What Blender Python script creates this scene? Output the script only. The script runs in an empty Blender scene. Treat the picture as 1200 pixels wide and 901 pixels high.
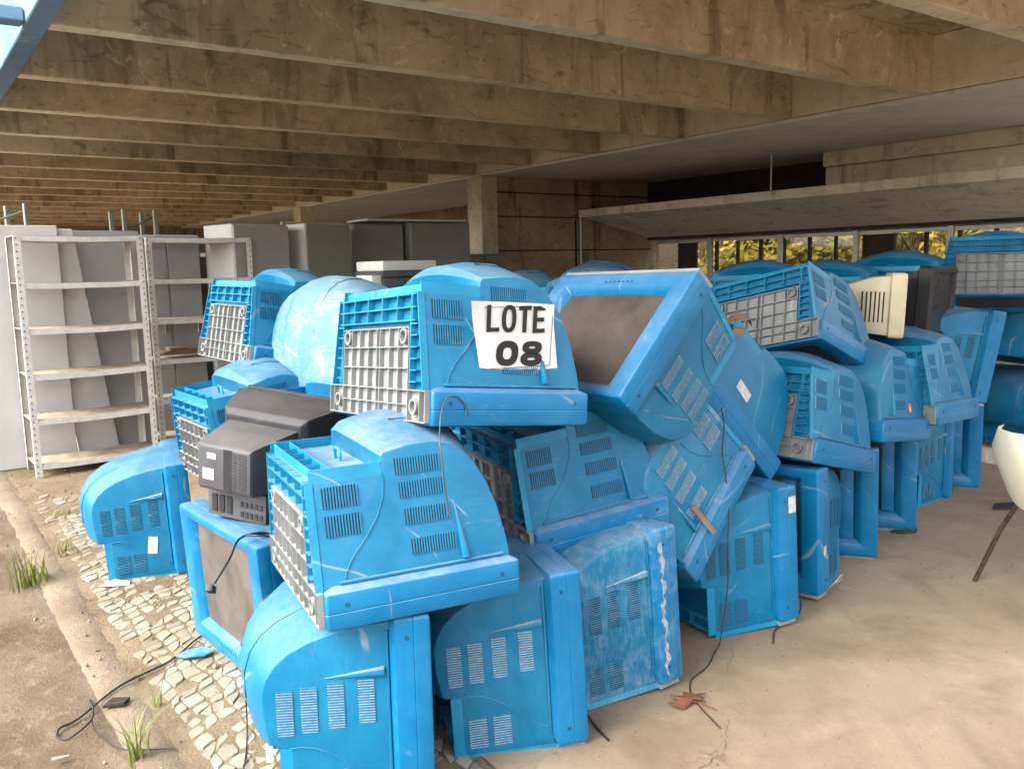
import bpy, bmesh, math, random
from mathutils import Vector, Matrix
random.seed(7)
R = math.radians
D = bpy.data
S = bpy.context.scene
COL = S.collection

# ------------------------------------------------------------------ camera
HC = 1.55
PITCH, ROLL, FPX = R(7.8), R(-1.27), 1015.0
cam = D.cameras.new('camera'); camo = D.objects.new('camera', cam); COL.objects.link(camo)
cam.sensor_width = 36.0; cam.lens = 36.0 * FPX / 1200.0
cam.clip_start = 0.05; cam.clip_end = 2000
fw = Vector((0, math.cos(PITCH), -math.sin(PITCH))); rx = Vector((1, 0, 0)); upv = rx.cross(fw)
cx_ = rx * math.cos(ROLL) + upv * math.sin(ROLL); cu_ = -rx * math.sin(ROLL) + upv * math.cos(ROLL)
m = Matrix((cx_, cu_, -fw)).transposed().to_4x4(); m.translation = (0, 0, HC)
camo.matrix_world = m
S.camera = camo

# ------------------------------------------------------------------ sky, sun, exposure
SUN_ELEV, SUN_AZ = R(44), R(236)          # azimuth clockwise from +Y: behind the camera, to its left
world = D.worlds.new('World'); S.world = world; world.use_nodes = True
wn = world.node_tree.nodes; wl = world.node_tree.links; wn.clear()
sky = wn.new('ShaderNodeTexSky'); sky.sky_type = 'NISHITA'; sky.sun_disc = False
sky.sun_elevation = SUN_ELEV; sky.sun_rotation = SUN_AZ
sky.air_density = 1.0; sky.dust_density = 4.0; sky.ozone_density = 1.0
hs = wn.new('ShaderNodeHueSaturation'); hs.inputs['Saturation'].default_value = 0.28   # thin bright overcast
bg = wn.new('ShaderNodeBackground'); bg.inputs['Strength'].default_value = 0.15
wo = wn.new('ShaderNodeOutputWorld')
wl.new(sky.outputs[0], hs.inputs['Color']); wl.new(hs.outputs[0], bg.inputs['Color']); wl.new(bg.outputs[0], wo.inputs[0])
sl = D.lights.new('sun', 'SUN'); so = D.objects.new('sun', sl); COL.objects.link(so)
sl.energy = 0.8; sl.angle = R(40); sl.color = (1.0, 0.95, 0.87)
sd = Vector((math.sin(SUN_AZ) * math.cos(SUN_ELEV), math.cos(SUN_AZ) * math.cos(SUN_ELEV), math.sin(SUN_ELEV)))
so.rotation_euler = sd.to_track_quat('Z', 'Y').to_euler()
S.view_settings.view_transform = 'Standard'; S.view_settings.look = 'None'
S.view_settings.gamma = 1.0; S.view_settings.use_curve_mapping = False
S.view_settings.exposure = 2.42
S.render.engine = 'CYCLES'
S.cycles.use_denoising = True
S.cycles.max_bounces = 9; S.cycles.diffuse_bounces = 8; S.cycles.glossy_bounces = 2; S.cycles.use_adaptive_sampling = True; S.cycles.adaptive_threshold = 0.03
S.cycles.caustics_reflective = False; S.cycles.caustics_refractive = False
S.cycles.use_fast_gi = False

# ------------------------------------------------------------------ building axes: u runs along the open edge, v runs into the building
YAW = R(35.5)
eA = Vector((-math.sin(YAW), math.cos(YAW), 0)); eB = Vector((math.cos(YAW), math.sin(YAW), 0)); eZ = Vector((0, 0, 1))
def W(u, v, z=0.0): return eA * u + eB * v + eZ * z
BM = Matrix((eB, eA, eZ)).transposed().to_4x4()      # local x = v, local y = u

# ------------------------------------------------------------------ mesh helpers
class MB:
    def __init__(s): s.v = []; s.f = []; s.m = []
    def add(s, vs, fs, mi=0, M=None):
        o = len(s.v)
        s.v += [tuple(M @ Vector(p)) if M else tuple(p) for p in vs]
        for f in fs: s.f.append([o + i for i in f]); s.m.append(mi)
        return s
    def box(s, a, b, mi=0, M=None):
        x0, y0, z0 = a; x1, y1, z1 = b
        return s.add([(x0,y0,z0),(x1,y0,z0),(x1,y1,z0),(x0,y1,z0),(x0,y0,z1),(x1,y0,z1),(x1,y1,z1),(x0,y1,z1)],
                     [(3,2,1,0),(4,5,6,7),(0,1,5,4),(1,2,6,5),(2,3,7,6),(3,0,4,7)], mi, M)
    def tube(s, pts, r, n=6, mi=0, taper=None, caps=True):
        P = [Vector(p) for p in pts]; o = len(s.v); N = len(P)
        prev = None
        for i, p in enumerate(P):
            t = (P[min(i+1, N-1)] - P[max(i-1, 0)]).normalized()
            if prev is None:
                a = t.orthogonal().normalized()
            else:
                a = (prev - t * prev.dot(t)); a = a.normalized() if a.length > 1e-6 else t.orthogonal().normalized()
            prev = a; b = t.cross(a)
            rr = r if taper is None else r * taper(i / max(1, N-1))
            for k in range(n):
                g = 2 * math.pi * k / n
                s.v.append(tuple(p + (a * math.cos(g) + b * math.sin(g)) * rr))
        for i in range(N-1):
            for k in range(n):
                k2 = (k+1) % n
                s.f.append([o+i*n+k, o+i*n+k2, o+(i+1)*n+k2, o+(i+1)*n+k]); s.m.append(mi)
        if caps:
            s.f.append([o+k for k in range(n)][::-1]); s.m.append(mi)
            s.f.append([o+(N-1)*n+k for k in range(n)]); s.m.append(mi)
        return s
    def loops(s, L, mi=0, closed=True, cap0=False, cap1=False):
        o = len(s.v); n = len(L[0])
        for l in L: s.v += [tuple(p) for p in l]
        for i in range(len(L)-1):
            for k in range(n if closed else n-1):
                k2 = (k+1) % n
                s.f.append([o+i*n+k, o+i*n+k2, o+(i+1)*n+k2, o+(i+1)*n+k]); s.m.append(mi)
        if cap0: s.f.append([o+k for k in range(n)][::-1]); s.m.append(mi)
        if cap1: s.f.append([o+(len(L)-1)*n+k for k in range(n)]); s.m.append(mi)
        return s
    def mesh(s, name, mats, smooth=None, bevel=0.0, segs=1, recalc=True, merge=False):
        me = D.meshes.new(name); me.from_pydata(s.v, [], s.f); me.update()
        for mt in (mats if isinstance(mats, (list, tuple)) else [mats]): me.materials.append(mt)
        me.polygons.foreach_set('material_index', s.m)
        bm = bmesh.new(); bm.from_mesh(me)
        if merge: bmesh.ops.remove_doubles(bm, verts=bm.verts, dist=1e-5)
        if recalc: bmesh.ops.recalc_face_normals(bm, faces=bm.faces)
        if bevel > 0:
            ed = [e for e in bm.edges if len(e.link_faces) == 2 and e.calc_face_angle(0) > R(28)]
            bmesh.ops.bevel(bm, geom=ed, offset=bevel, segments=segs, affect='EDGES', profile=0.6, clamp_overlap=True)
        bm.to_mesh(me); bm.free()
        if smooth is not None:
            me.polygons.foreach_set('use_smooth', [True] * len(me.polygons))
            me.set_sharp_from_angle(angle=R(smooth))
        me.update()
        return me

def ob(name, me, parent=None, M=None):
    o = D.objects.new(name, me); COL.objects.link(o)
    if parent is not None: o.parent = parent
    if M is not None: o.matrix_local = M
    return o
def empty(name, M=None):
    o = D.objects.new(name, None); COL.objects.link(o); o.empty_display_size = 0.1
    if M is not None: o.matrix_world = M
    return o
def tag(o, label, cat, group=None):
    o['label'] = label; o['category'] = cat
    if group: o['group'] = group
    return o
def struct(o): o['kind'] = 'structure'; return o
def stuff(o): o['kind'] = 'stuff'; return o

# ------------------------------------------------------------------ materials
class NT:
    def __init__(s, name):
        s.mat = D.materials.new(name); s.mat.use_nodes = True
        s.n = s.mat.node_tree.nodes; s.l = s.mat.node_tree.links
        s.b = s.n['Principled BSDF']
    def node(s, t, **kw):
        x = s.n.new(t)
        for k, v in kw.items(): setattr(x, k, v)
        return x
    def link(s, a, b): s.l.new(a, b)
    def val(s, x, inp):
        if isinstance(x, (int, float)): inp.default_value = x
        elif isinstance(x, (tuple, list)): inp.default_value = tuple(x) if len(x) == 4 else (*x, 1)
        else: s.l.new(x, inp)
    def coord(s, kind='Object', scale=(1, 1, 1), rot=(0, 0, 0)):
        tc = s.node('ShaderNodeTexCoord'); mp = s.node('ShaderNodeMapping')
        mp.inputs['Scale'].default_value = scale; mp.inputs['Rotation'].default_value = rot
        if kind == 'World':
            g = s.node('ShaderNodeNewGeometry'); s.link(g.outputs['Position'], mp.inputs[0])
        else: s.link(tc.outputs[kind], mp.inputs[0])
        return mp.outputs[0]
    def noise(s, vec, scale, detail=4, rough=0.55, w=None, dist=0.0):
        x = s.node('ShaderNodeTexNoise'); x.inputs['Scale'].default_value = scale
        x.inputs['Detail'].default_value = detail; x.inputs['Roughness'].default_value = rough
        x.inputs['Distortion'].default_value = dist
        if w is not None:                      # shift by the per-object seed
            q = s.node('ShaderNodeVectorMath'); q.operation = 'ADD'; s.link(vec, q.inputs[0]); s.link(w, q.inputs[1]); vec = q.outputs[0]
        s.link(vec, x.inputs['Vector'])
        return x.outputs['Fac']
    def ramp(s, x, lo, hi, a=0.0, b=1.0):
        q = s.node('ShaderNodeMapRange'); q.interpolation_type = 'SMOOTHSTEP'
        for i, vv in enumerate((None, lo, hi, a, b)):
            if vv is not None: q.inputs[i].default_value = vv
        s.link(x, q.inputs[0]); return q.outputs[0]
    def mul(s, a, b, op='MULTIPLY'):
        q = s.node('ShaderNodeMath'); q.operation = op
        s.val(a, q.inputs[0]); s.val(b, q.inputs[1]); return q.outputs[0]
    def mix(s, f, a, b, mode='MIX'):
        q = s.node('ShaderNodeMix'); q.data_type = 'RGBA'; q.blend_type = mode
        s.val(f, q.inputs[0]); s.val(a, q.inputs[6]); s.val(b, q.inputs[7]); return q.outputs[2]
    def attr(s, name):
        a = s.node('ShaderNodeAttribute'); a.attribute_type = 'OBJECT'; a.attribute_name = name; return a.outputs['Fac']
    def upness(s):
        g = s.node('ShaderNodeNewGeometry'); x = s.node('ShaderNodeSeparateXYZ'); s.link(g.outputs['Normal'], x.inputs[0]); return x.outputs['Z']
    def bump(s, h, strength=0.3, dist=0.01):
        q = s.node('ShaderNodeBump'); q.inputs['Strength'].default_value = strength; q.inputs['Distance'].default_value = dist
        s.link(h, q.inputs['Height']); s.link(q.outputs[0], s.b.inputs['Normal'])
    def out(s, col, rough=0.6, spec=0.5, metal=0.0):
        s.val(col, s.b.inputs['Base Color']); s.val(rough, s.b.inputs['Roughness'])
        s.b.inputs['Specular IOR Level'].default_value = spec; s.b.inputs['Metallic'].default_value = metal
        return s.mat

def dusty_plastic(name, c1, c2, dust=(0.32, 0.30, 0.275), rough=0.40, base_dust=1.0):
    """moulded plastic that fades in blotches and gathers dust on what faces up; amounts are per television"""
    t = NT(name); co = t.coord('Object'); sd_ = t.attr('seed'); du = t.attr('dust'); ch = t.attr('fade')
    n1 = t.noise(co, 4.5, 3, 0.6, sd_, 0.4); n2 = t.noise(co, 24, 3, 0.65, sd_)
    st = t.noise(t.coord('Object', (3, 16, 3)), 7, 3, 0.65, sd_, 0.8)
    col = t.mix(t.ramp(n1, 0.35, 0.7), c1, c2)
    both = t.mul(t.mul(n1, 0.40), t.mul(t.mul(n2, 0.25), t.mul(st, 0.35), 'ADD'), 'ADD')
    chx = t.ramp(ch, 1.0, 2.0, 0.0, 0.75); bl = t.mul(t.mul(t.ramp(both, 0.42, 0.66), t.mul(ch, 1.0, 'MINIMUM')), chx, 'MAXIMUM')                                       # sun-bleached, chalky
    col = t.mix(bl, col, (0.22, 0.31, 0.37))
    up = t.ramp(t.upness(), 0.15, 1.0)
    dm = t.mul(t.mul(up, t.ramp(both, 0.30, 0.74, 0.15, 0.75)), t.mul(du, base_dust))
    sp = t.noise(t.coord('Object', (1.2, 5, 1.2)), 2.1, 2, 0.5, sd_, 1.5)             # grime gathers only here and there
    gr = t.mul(t.mul(t.ramp(t.mul(st, t.mul(n2, 0.5), 'ADD'), 0.80, 1.02), t.ramp(sp, 0.54, 0.70)), t.mul(du, 0.55))
    dm = t.mul(dm, gr, 'MAXIMUM')
    wv = t.node('ShaderNodeTexWave'); wv.wave_type = 'BANDS'; wv.bands_direction = 'DIAGONAL'; wv.inputs['Scale'].default_value = 1.1
    wv.inputs['Distortion'].default_value = 22.0; wv.inputs['Detail'].default_value = 2.0; wv.inputs['Detail Scale'].default_value = 0.7
    ov = t.node('ShaderNodeVectorMath'); ov.operation = 'ADD'; t.link(co, ov.inputs[0]); t.link(sd_, ov.inputs[1]); t.link(ov.outputs[0], wv.inputs['Vector'])
    scr = t.mul(t.mul(t.ramp(wv.outputs['Fac'], 0.9965, 0.9995), t.ramp(n1, 0.50, 0.60)), 0.45)
    dm = t.mul(dm, scr, 'MAXIMUM')
    q = t.node('ShaderNodeClamp'); t.link(dm, q.inputs[0])
    col = t.mix(q.outputs[0], col, dust)
    rg = t.mul(t.mul(q.outputs[0], 0.45), rough, 'ADD')
    return t.out(col, rg, 0.30)

M_BLUE = dusty_plastic('blue_plastic', (0.0010, 0.112, 0.224), (0.0020, 0.140, 0.266))
M_BLUE2 = dusty_plastic('blue_plastic_bezel', (0.0010, 0.114, 0.258), (0.0020, 0.142, 0.305), rough=0.33)
M_TEAL = dusty_plastic('blue_plastic_ribs', (0.005, 0.165, 0.300), (0.012, 0.215, 0.360), base_dust=0.6)
M_GRIP = dusty_plastic('blue_plastic_ledge', (0.0010, 0.122, 0.242), (0.0020, 0.152, 0.288), dust=(0.34, 0.29, 0.23), base_dust=4.0)
M_GREYP = dusty_plastic('grey_plastic', (0.165, 0.172, 0.166), (0.225, 0.23, 0.222), dust=(0.45, 0.40, 0.33), rough=0.55)
M_CHAR = dusty_plastic('charcoal_plastic', (0.014, 0.014, 0.017), (0.024, 0.024, 0.028), dust=(0.115, 0.095, 0.078), rough=0.5)
M_CHAR2 = dusty_plastic('grey_charcoal_plastic', (0.055, 0.055, 0.060), (0.080, 0.080, 0.084), dust=(0.135, 0.112, 0.092), rough=0.5)
M_BEIGE = dusty_plastic('beige_plastic', (0.50, 0.43, 0.29), (0.60, 0.52, 0.36), rough=0.5)
M_WHITEP = dusty_plastic('white_plastic', (0.60, 0.60, 0.57), (0.68, 0.67, 0.63), rough=0.45)

def flat(name, col, rough=0.6, metal=0.0, noise=0.0, scale=20, spec=0.5):
    t = NT(name)
    if noise > 0:
        co = t.coord('Object'); n = t.noise(co, scale, 5)
        c = t.mix(t.ramp(n, 0.3, 0.7), tuple(x * (1 - noise) for x in col), tuple(min(1, x * (1 + noise)) for x in col))
    else: c = col
    return t.out(c, rough, spec, metal)
M_SLOT = flat('vent_shadow', (0.012, 0.02, 0.03), 0.9)  # near-black in place of shade in slots, grooves and holes; buttons too
M_SLOTD = flat('vent_dust', (0.30, 0.33, 0.35), 0.9, noise=0.3, scale=60)
M_BLACK = flat('black_rubber', (0.012, 0.012, 0.013), 0.55)
M_PAPER = flat('paper', (0.62, 0.62, 0.61), 0.8, noise=0.03)
M_INK = flat('black_ink', (0.008, 0.008, 0.009), 0.6)
M_STREAK = flat('dried_streak', (0.24, 0.27, 0.30), 0.8, noise=0.3, scale=70)
M_STICK = flat('sticker', (0.44, 0.44, 0.41), 0.6, noise=0.15, scale=40)
M_YEL = flat('sticker_yellow', (0.75, 0.50, 0.04), 0.6)
M_RED = flat('sticker_red', (0.62, 0.10, 0.05), 0.6)

def glass_screen():
    t = NT('dusty_screen'); co = t.coord('Object'); s_ = t.attr('seed')
    n = t.noise(co, 6, 6, 0.65, s_); n2 = t.noise(co, 45, 4, 0.6, s_)
    d = t.mul(t.ramp(t.mul(n, t.mul(n2, 0.4), 'ADD'), 0.30, 1.0, 0.35, 1.0), t.attr('screen_dust'))
    return t.out(t.mix(d, (0.010, 0.0095, 0.0095), (0.150, 0.126, 0.105)), t.mul(t.mul(d, 0.5), 0.24, 'ADD'), 0.25)
M_SCREEN = glass_screen()

def concrete(name, a, b, stain, board=True, stain_amt=0.8):
    t = NT(name); co = t.coord('World')
    n1 = t.noise(co, 0.9, 4, 0.62); n2 = t.noise(co, 7, 5, 0.65); n3 = t.noise(co, 55, 3, 0.7)
    col = t.mix(t.ramp(t.mul(n1, t.mul(n2, 0.5), 'ADD'), 0.60, 0.88), a, b)
    ms = t.noise(t.coord('World', (1.0, 1.0, 0.16)), 3.1, 5, 0.65, None, 0.8)       # leak runs
    col = t.mix(t.mul(t.ramp(ms, 0.52, 0.68), stain_amt), col, stain)
    bt = t.noise(t.coord('World', (0.8, 0.8, 2.2)), 5.5, 6, 0.75, None, 1.5)         # mould blotches
    col = t.mix(t.mul(t.ramp(bt, 0.54, 0.66), stain_amt * 0.8), col, tuple(x * 0.7 for x in stain))
    pale = t.noise(co, 3.6, 7, 0.8, None, 2.0)
    col = t.mix(t.mul(t.ramp(pale, 0.57, 0.64), 0.40), col, tuple(min(1, x * 1.7) for x in b))
    h = t.mul(n2, t.mul(n3, 0.4), 'ADD')
    if board:
        sx = t.node('ShaderNodeSeparateXYZ'); t.link(co, sx.inputs[0])
        fr = t.mul(t.mul(sx.outputs['Z'], 9.0), 1.0, 'FRACT'); ln = t.ramp(fr, 0.0, 0.06)
        h = t.mul(h, t.mul(ln, 0.10), 'ADD')
    t.bump(h, 0.45, 0.02)
    return t.out(col, 0.88, 0.25)
M_CONC = concrete('board_marked_concrete', (0.44, 0.36, 0.255), (0.64, 0.54, 0.40), (0.12, 0.084, 0.052), stain_amt=0.6)
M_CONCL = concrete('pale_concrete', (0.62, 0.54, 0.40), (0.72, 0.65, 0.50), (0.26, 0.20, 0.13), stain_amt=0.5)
M_CROSS = concrete('pale_cross_beam', (0.74, 0.66, 0.50), (0.82, 0.75, 0.60), (0.45, 0.37, 0.26), board=False, stain_amt=0.35)  # paler than the joists: light on the beam face is in the colour
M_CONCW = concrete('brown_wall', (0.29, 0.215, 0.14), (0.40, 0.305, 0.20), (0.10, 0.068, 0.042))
M_SOFF = concrete('grey_soffit', (0.70, 0.675, 0.67), (0.78, 0.755, 0.75), (0.48, 0.46, 0.45), board=False, stain_amt=0.35)
M_SLAB = concrete('green_grey_slab', (0.62, 0.635, 0.57), (0.72, 0.735, 0.67), (0.15, 0.14, 0.11), board=False, stain_amt=0.5)
M_BPAINT = concrete('blue_painted_concrete', (0.10, 0.21, 0.34), (0.15, 0.27, 0.40), (0.20, 0.24, 0.26), board=False, stain_amt=0.5)

def floor_mat():
    t = NT('stained_floor'); co = t.coord('World')
    n1 = t.noise(co, 0.75, 6, 0.6); n2 = t.noise(co, 4, 6, 0.65); n3 = t.noise(co, 60, 4, 0.7)
    col = t.mix(t.ramp(n1, 0.35, 0.68), (0.190, 0.140, 0.092), (0.262, 0.203, 0.140))
    col = t.mix(t.mul(t.ramp(n2, 0.50, 0.72), 0.5), col, (0.315, 0.250, 0.165))
    s1 = t.noise(t.coord('World', (1, 1, 1), (0, 0, 0.6)), 1.1, 7, 0.72, None, 0.3)
    col = t.mix(t.mul(t.ramp(s1, 0.48, 0.68), 0.62), col, (0.112, 0.074, 0.044))
    s2 = t.noise(t.coord('World', (3, 0.6, 1), (0, 0, -0.75)), 2.0, 6, 0.7, None, 0.2)
    col = t.mix(t.mul(t.ramp(s2, 0.54, 0.72), 0.55), col, (0.15, 0.115, 0.075))
    sp = t.noise(co, 38, 3, 0.85)
    col = t.mix(t.mul(t.ramp(sp, 0.62, 0.70), 0.7), col, (0.10, 0.072, 0.048))
    wv = t.node('ShaderNodeTexVoronoi'); wv.feature = 'DISTANCE_TO_EDGE'; wv.inputs['Scale'].default_value = 0.62
    jm = t.node('ShaderNodeVectorMath'); jm.operation = 'ADD'
    nj = t.node('ShaderNodeTexNoise'); nj.inputs['Scale'].default_value = 2.2; nj.inputs['Detail'].default_value = 5
    t.link(co, nj.inputs['Vector']); t.link(co, jm.inputs[0]); t.link(nj.outputs['Color'], jm.inputs[1]); t.link(jm.outputs[0], wv.inputs['Vector'])
    cr = t.ramp(wv.outputs['Distance'], 0.0, 0.006, 1.0, 0.0)
    col = t.mix(t.mul(cr, t.ramp(n2, 0.45, 0.6, 0.0, 0.7)), col, (0.10, 0.07, 0.045))
    t.bump(t.mul(n2, t.mul(n3, 0.5), 'ADD'), 0.35, 0.012)
    return t.out(col, t.ramp(n1, 0.3, 0.7, 0.55, 0.75), 0.35)
M_FLOOR = floor_mat()

def dirt_mat(name, a, b, c, sc=1.0):
    t = NT(name); co = t.coord('World')
    n1 = t.noise(co, 1.6 * sc, 7, 0.65); n2 = t.noise(co, 14 * sc, 6, 0.7); n3 = t.noise(co, 90, 4, 0.75)
    col = t.mix(t.ramp(n1, 0.35, 0.65), a, b)
    col = t.mix(t.mul(t.ramp(n2, 0.5, 0.7), 0.7), col, c)
    col = t.mix(t.ramp(n3, 0.62, 0.72), col, tuple(x * 1.5 for x in c))
    t.bump(t.mul(n2, t.mul(n3, 0.6), 'ADD'), 0.7, 0.02)
    return t.out(col, 0.95, 0.2)
M_DIRT = dirt_mat('dirt', (0.100, 0.065, 0.040), (0.165, 0.125, 0.088), (0.20, 0.165, 0.125))
M_JOINT = dirt_mat('sandy_dirt', (0.130, 0.092, 0.052), (0.20, 0.152, 0.095), (0.23, 0.182, 0.122), 1.5)
M_KERB = dirt_mat('worn_kerb', (0.150, 0.112, 0.074), (0.215, 0.172, 0.122), (0.17, 0.13, 0.09), 1.2)
def stone_mat():
    t = NT('limestone'); co = t.coord('World'); n = t.noise(co, 30, 5, 0.7); n1 = t.noise(co, 1.8, 6, 0.7, None, 0.8)
    g = t.node('ShaderNodeObjectInfo')
    c = t.mix(g.outputs['Random'], (0.225, 0.195, 0.150), (0.315, 0.280, 0.225))
    c = t.mix(t.mul(t.ramp(n, 0.45, 0.75), 0.5), c, (0.22, 0.18, 0.125))
    c = t.mix(t.ramp(n1, 0.42, 0.66, 0.0, 0.8), c, (0.185, 0.142, 0.09))
    t.bump(n, 0.4, 0.01); return t.out(c, 0.85, 0.3)
M_STONE = stone_mat()
M_STEEL = flat('painted_steel', (0.561, 0.544, 0.501), 0.5, 0.0, 0.10, 14)
M_STEELD = flat('dusty_shelf_top', (0.357, 0.289, 0.212), 0.85, 0.0, 0.25, 9)
M_SHEET = flat('grey_sheet_metal', (0.315, 0.310, 0.306), 0.5, 0.0, 0.06, 4)
M_SHEETW = flat('pale_sheet_metal', (0.476, 0.468, 0.455), 0.5, 0.0, 0.06, 4)
M_SHEETG = flat('green_grey_sheet_metal', (0.20, 0.205, 0.165), 0.5, 0.0, 0.06, 4)
M_SHEETD = flat('dark_sheet_metal', (0.15, 0.145, 0.135), 0.5, 0.0, 0.08, 4)
M_RUST = flat('rusty_tube', (0.045, 0.028, 0.018), 0.75, 0.3, 0.6, 60)
M_CREAM = flat('cream_fibreglass', (0.66, 0.62, 0.47), 0.35, 0.0, 0.05, 8)
M_WOOD = flat('brown_box_board', (0.17, 0.105, 0.06), 0.85, 0.0, 0.25, 12)
M_ALU = flat('aluminium_frame', (0.50, 0.49, 0.44), 0.45, 0.3, 0.05)
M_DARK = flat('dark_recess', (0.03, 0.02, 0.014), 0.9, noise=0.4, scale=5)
M_LEAFD = flat('dry_leaf', (0.115, 0.036, 0.018), 0.8, 0.0, 0.3, 25)
M_GRASS = flat('grass_blade', (0.16, 0.19, 0.035), 0.6, 0.0, 0.35, 8)
M_BARK = flat('bark', (0.09, 0.065, 0.045), 0.9, 0.0, 0.3, 10)
def leaf_mat():
    t = NT('tree_leaf'); co = t.coord('World'); n = t.noise(co, 1.3, 4)
    t.b.inputs['Transmission Weight'].default_value = 0.0
    return t.out(t.mix(t.ramp(n, 0.35, 0.65), (0.19, 0.18, 0.02), (0.36, 0.27, 0.035)), 0.6, 0.3)
M_LEAF = leaf_mat()
def pane_mat():
    t = NT('window_glass'); tr = t.node('ShaderNodeBsdfTransparent'); gl = t.node('ShaderNodeBsdfGlossy'); gl.inputs['Roughness'].default_value = 0.05
    tr.inputs['Color'].default_value = (0.93, 0.90, 0.80, 1)
    mx = t.node('ShaderNodeMixShader'); mx.inputs[0].default_value = 0.06
    t.link(tr.outputs[0], mx.inputs[1]); t.link(gl.outputs[0], mx.inputs[2]); t.link(mx.outputs[0], t.n['Material Output'].inputs['Surface'])
    return t.mat
M_PANE = pane_mat()

# ================================================================== THE GROUND
def sheet(name, quad_uv, z, mat, nu=1, nv=1, jit=0.0):
    (u0, u1), (v0, v1) = quad_uv; b = MB(); vs = []
    for i in range(nu + 1):
        for j in range(nv + 1):
            vs.append(W(u0 + (u1-u0)*i/nu, v0 + (v1-v0)*j/nv, z + (random.uniform(-jit, jit) if jit else 0)))
    fs = [(i*(nv+1)+j, (i+1)*(nv+1)+j, (i+1)*(nv+1)+j+1, i*(nv+1)+j+1) for i in range(nu) for j in range(nv)]
    b.add(vs, fs)
    me = b.mesh(name, mat, smooth=60 if jit else None)
    if me.polygons[0].normal.z < 0: me.flip_normals()
    return struct(ob(name, me))
sheet('ground', ((-400, 400), (-400, 400)), -0.06, M_DIRT)
sheet('dirt_path', ((0.2, 14), (-2.2, 0.53)), -0.024, M_DIRT, 160, 36, 0.012)
sheet('floor', ((-8, 26), (1.40, 6.66)), 0.0, M_FLOOR)
sheet('raised_floor', ((-8, 26), (6.66, 14)), 0.10, M_FLOOR)
step = ob('step_edge', MB().box((6.60, -8, -0.05), (6.70, 26, 0.104), 0, BM).mesh('step_edge', M_CONCL, None, 0.006)); struct(step)
kr = random.Random(4); Lk = []; wa = wb = 0.0
for q in range(521):
    u = -2 + 16*q/520; wa = wa*.8 + kr.uniform(-.006, .006); wb = wb*.8 + kr.uniform(-.008, .008); zz = -.003 + kr.uniform(-.003, .001)
    Lk.append([W(u, .49+wa, -.12), W(u, .495+wa, zz-.014), W(u, .512+wa, zz), W(u, .62+wb, zz), W(u, .64+wb, zz-.010), W(u, .645+wb, -.12)])
kerb = ob('kerb', MB().loops(Lk, cap0=True, cap1=True).mesh('kerb', M_KERB, 40)); struct(kerb)
pavement = sheet('pavement', ((-8, 26), (0.62, 1.41)), -0.0048, M_JOINT, 420, 10, 0.0040)

# individual limestone setts in the strip between kerb and floor
def make_stones():
    cells = []
    su, sv = 0.070, 0.062
    nu_, nv_ = int((6.9-1.9)/su), int((1.50-0.62)/sv)
    def pt(i, j):
        rr = random.Random(i * 7919 + j * 104729)
        u = 1.9 + (i + (0.5 if j % 2 else 0)) * su + rr.uniform(-.34, .34) * su
        v = 0.62 + j * sv + rr.uniform(-.30, .30) * sv
        return u, v
    for i in range(nu_):
        for j in range(nv_):
            q = [pt(i, j), pt(i+1, j), pt(i+1, j+1) if j % 2 == 0 else pt(i+1, j+1), pt(i, j+1)]
            if j % 2: q = [pt(i, j), pt(i+1, j), pt(i+2, j+1), pt(i+1, j+1)]
            c = (sum(p[0] for p in q)/4, sum(p[1] for p in q)/4)
            cells.append((c, q))
    out = []
    for c, q in cells:
        rr = random.Random(int(c[0]*1e5) ^ int(c[1]*1e5))
        if rr.random() < 0.03 + max(0, (c[0]-4.6))*0.30: continue       # buried under soil further off
        if c[1] < 0.66 or c[1] > 1.38: continue
        ring = []
        n = len(q)
        for k in range(n):                    # cut each corner so stones are six to eight sided
            p, a, b_ = q[k], q[k-1], q[(k+1) % n]
            f = rr.uniform(.10, .24); g = rr.uniform(.10, .24)
            ring.append((p[0]+(a[0]-p[0])*f, p[1]+(a[1]-p[1])*f)); ring.append((p[0]+(b_[0]-p[0])*g, p[1]+(b_[1]-p[1])*g))
        sh = rr.uniform(.86, .97)
        h = rr.uniform(-0.005, 0.0); tx, ty = rr.uniform(-.04, .04), rr.uniform(-.04, .04)
        def rg(s_, z_):
            return [W(c[0]+(p[0]-c[0])*s_, c[1]+(p[1]-c[1])*s_, z_ + (p[0]-c[0])*tx + (p[1]-c[1])*ty) for p in ring]
        out.append((c, [rg(sh*1.03, -0.03), rg(sh, h-0.005), rg(sh*0.88, h)]))
    out.sort(key=lambda t_: (W(*t_[0]) ).length)
    return out
stones = make_stones()
rest = MB()
for i, (c, L) in enumerate(stones):
    if i < 300:
        o3 = W(*c); b = MB().loops([[p - o3 for p in l] for l in L], cap1=True)
        s_ = ob('paving_stone', b.mesh('paving_stone', M_STONE, 40), pavement, Matrix.Translation(o3))
    else: rest.loops(L, cap1=True)
stuff(ob('far_paving_stones', rest.mesh('far_paving_stones', M_STONE, 40), pavement))

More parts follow.
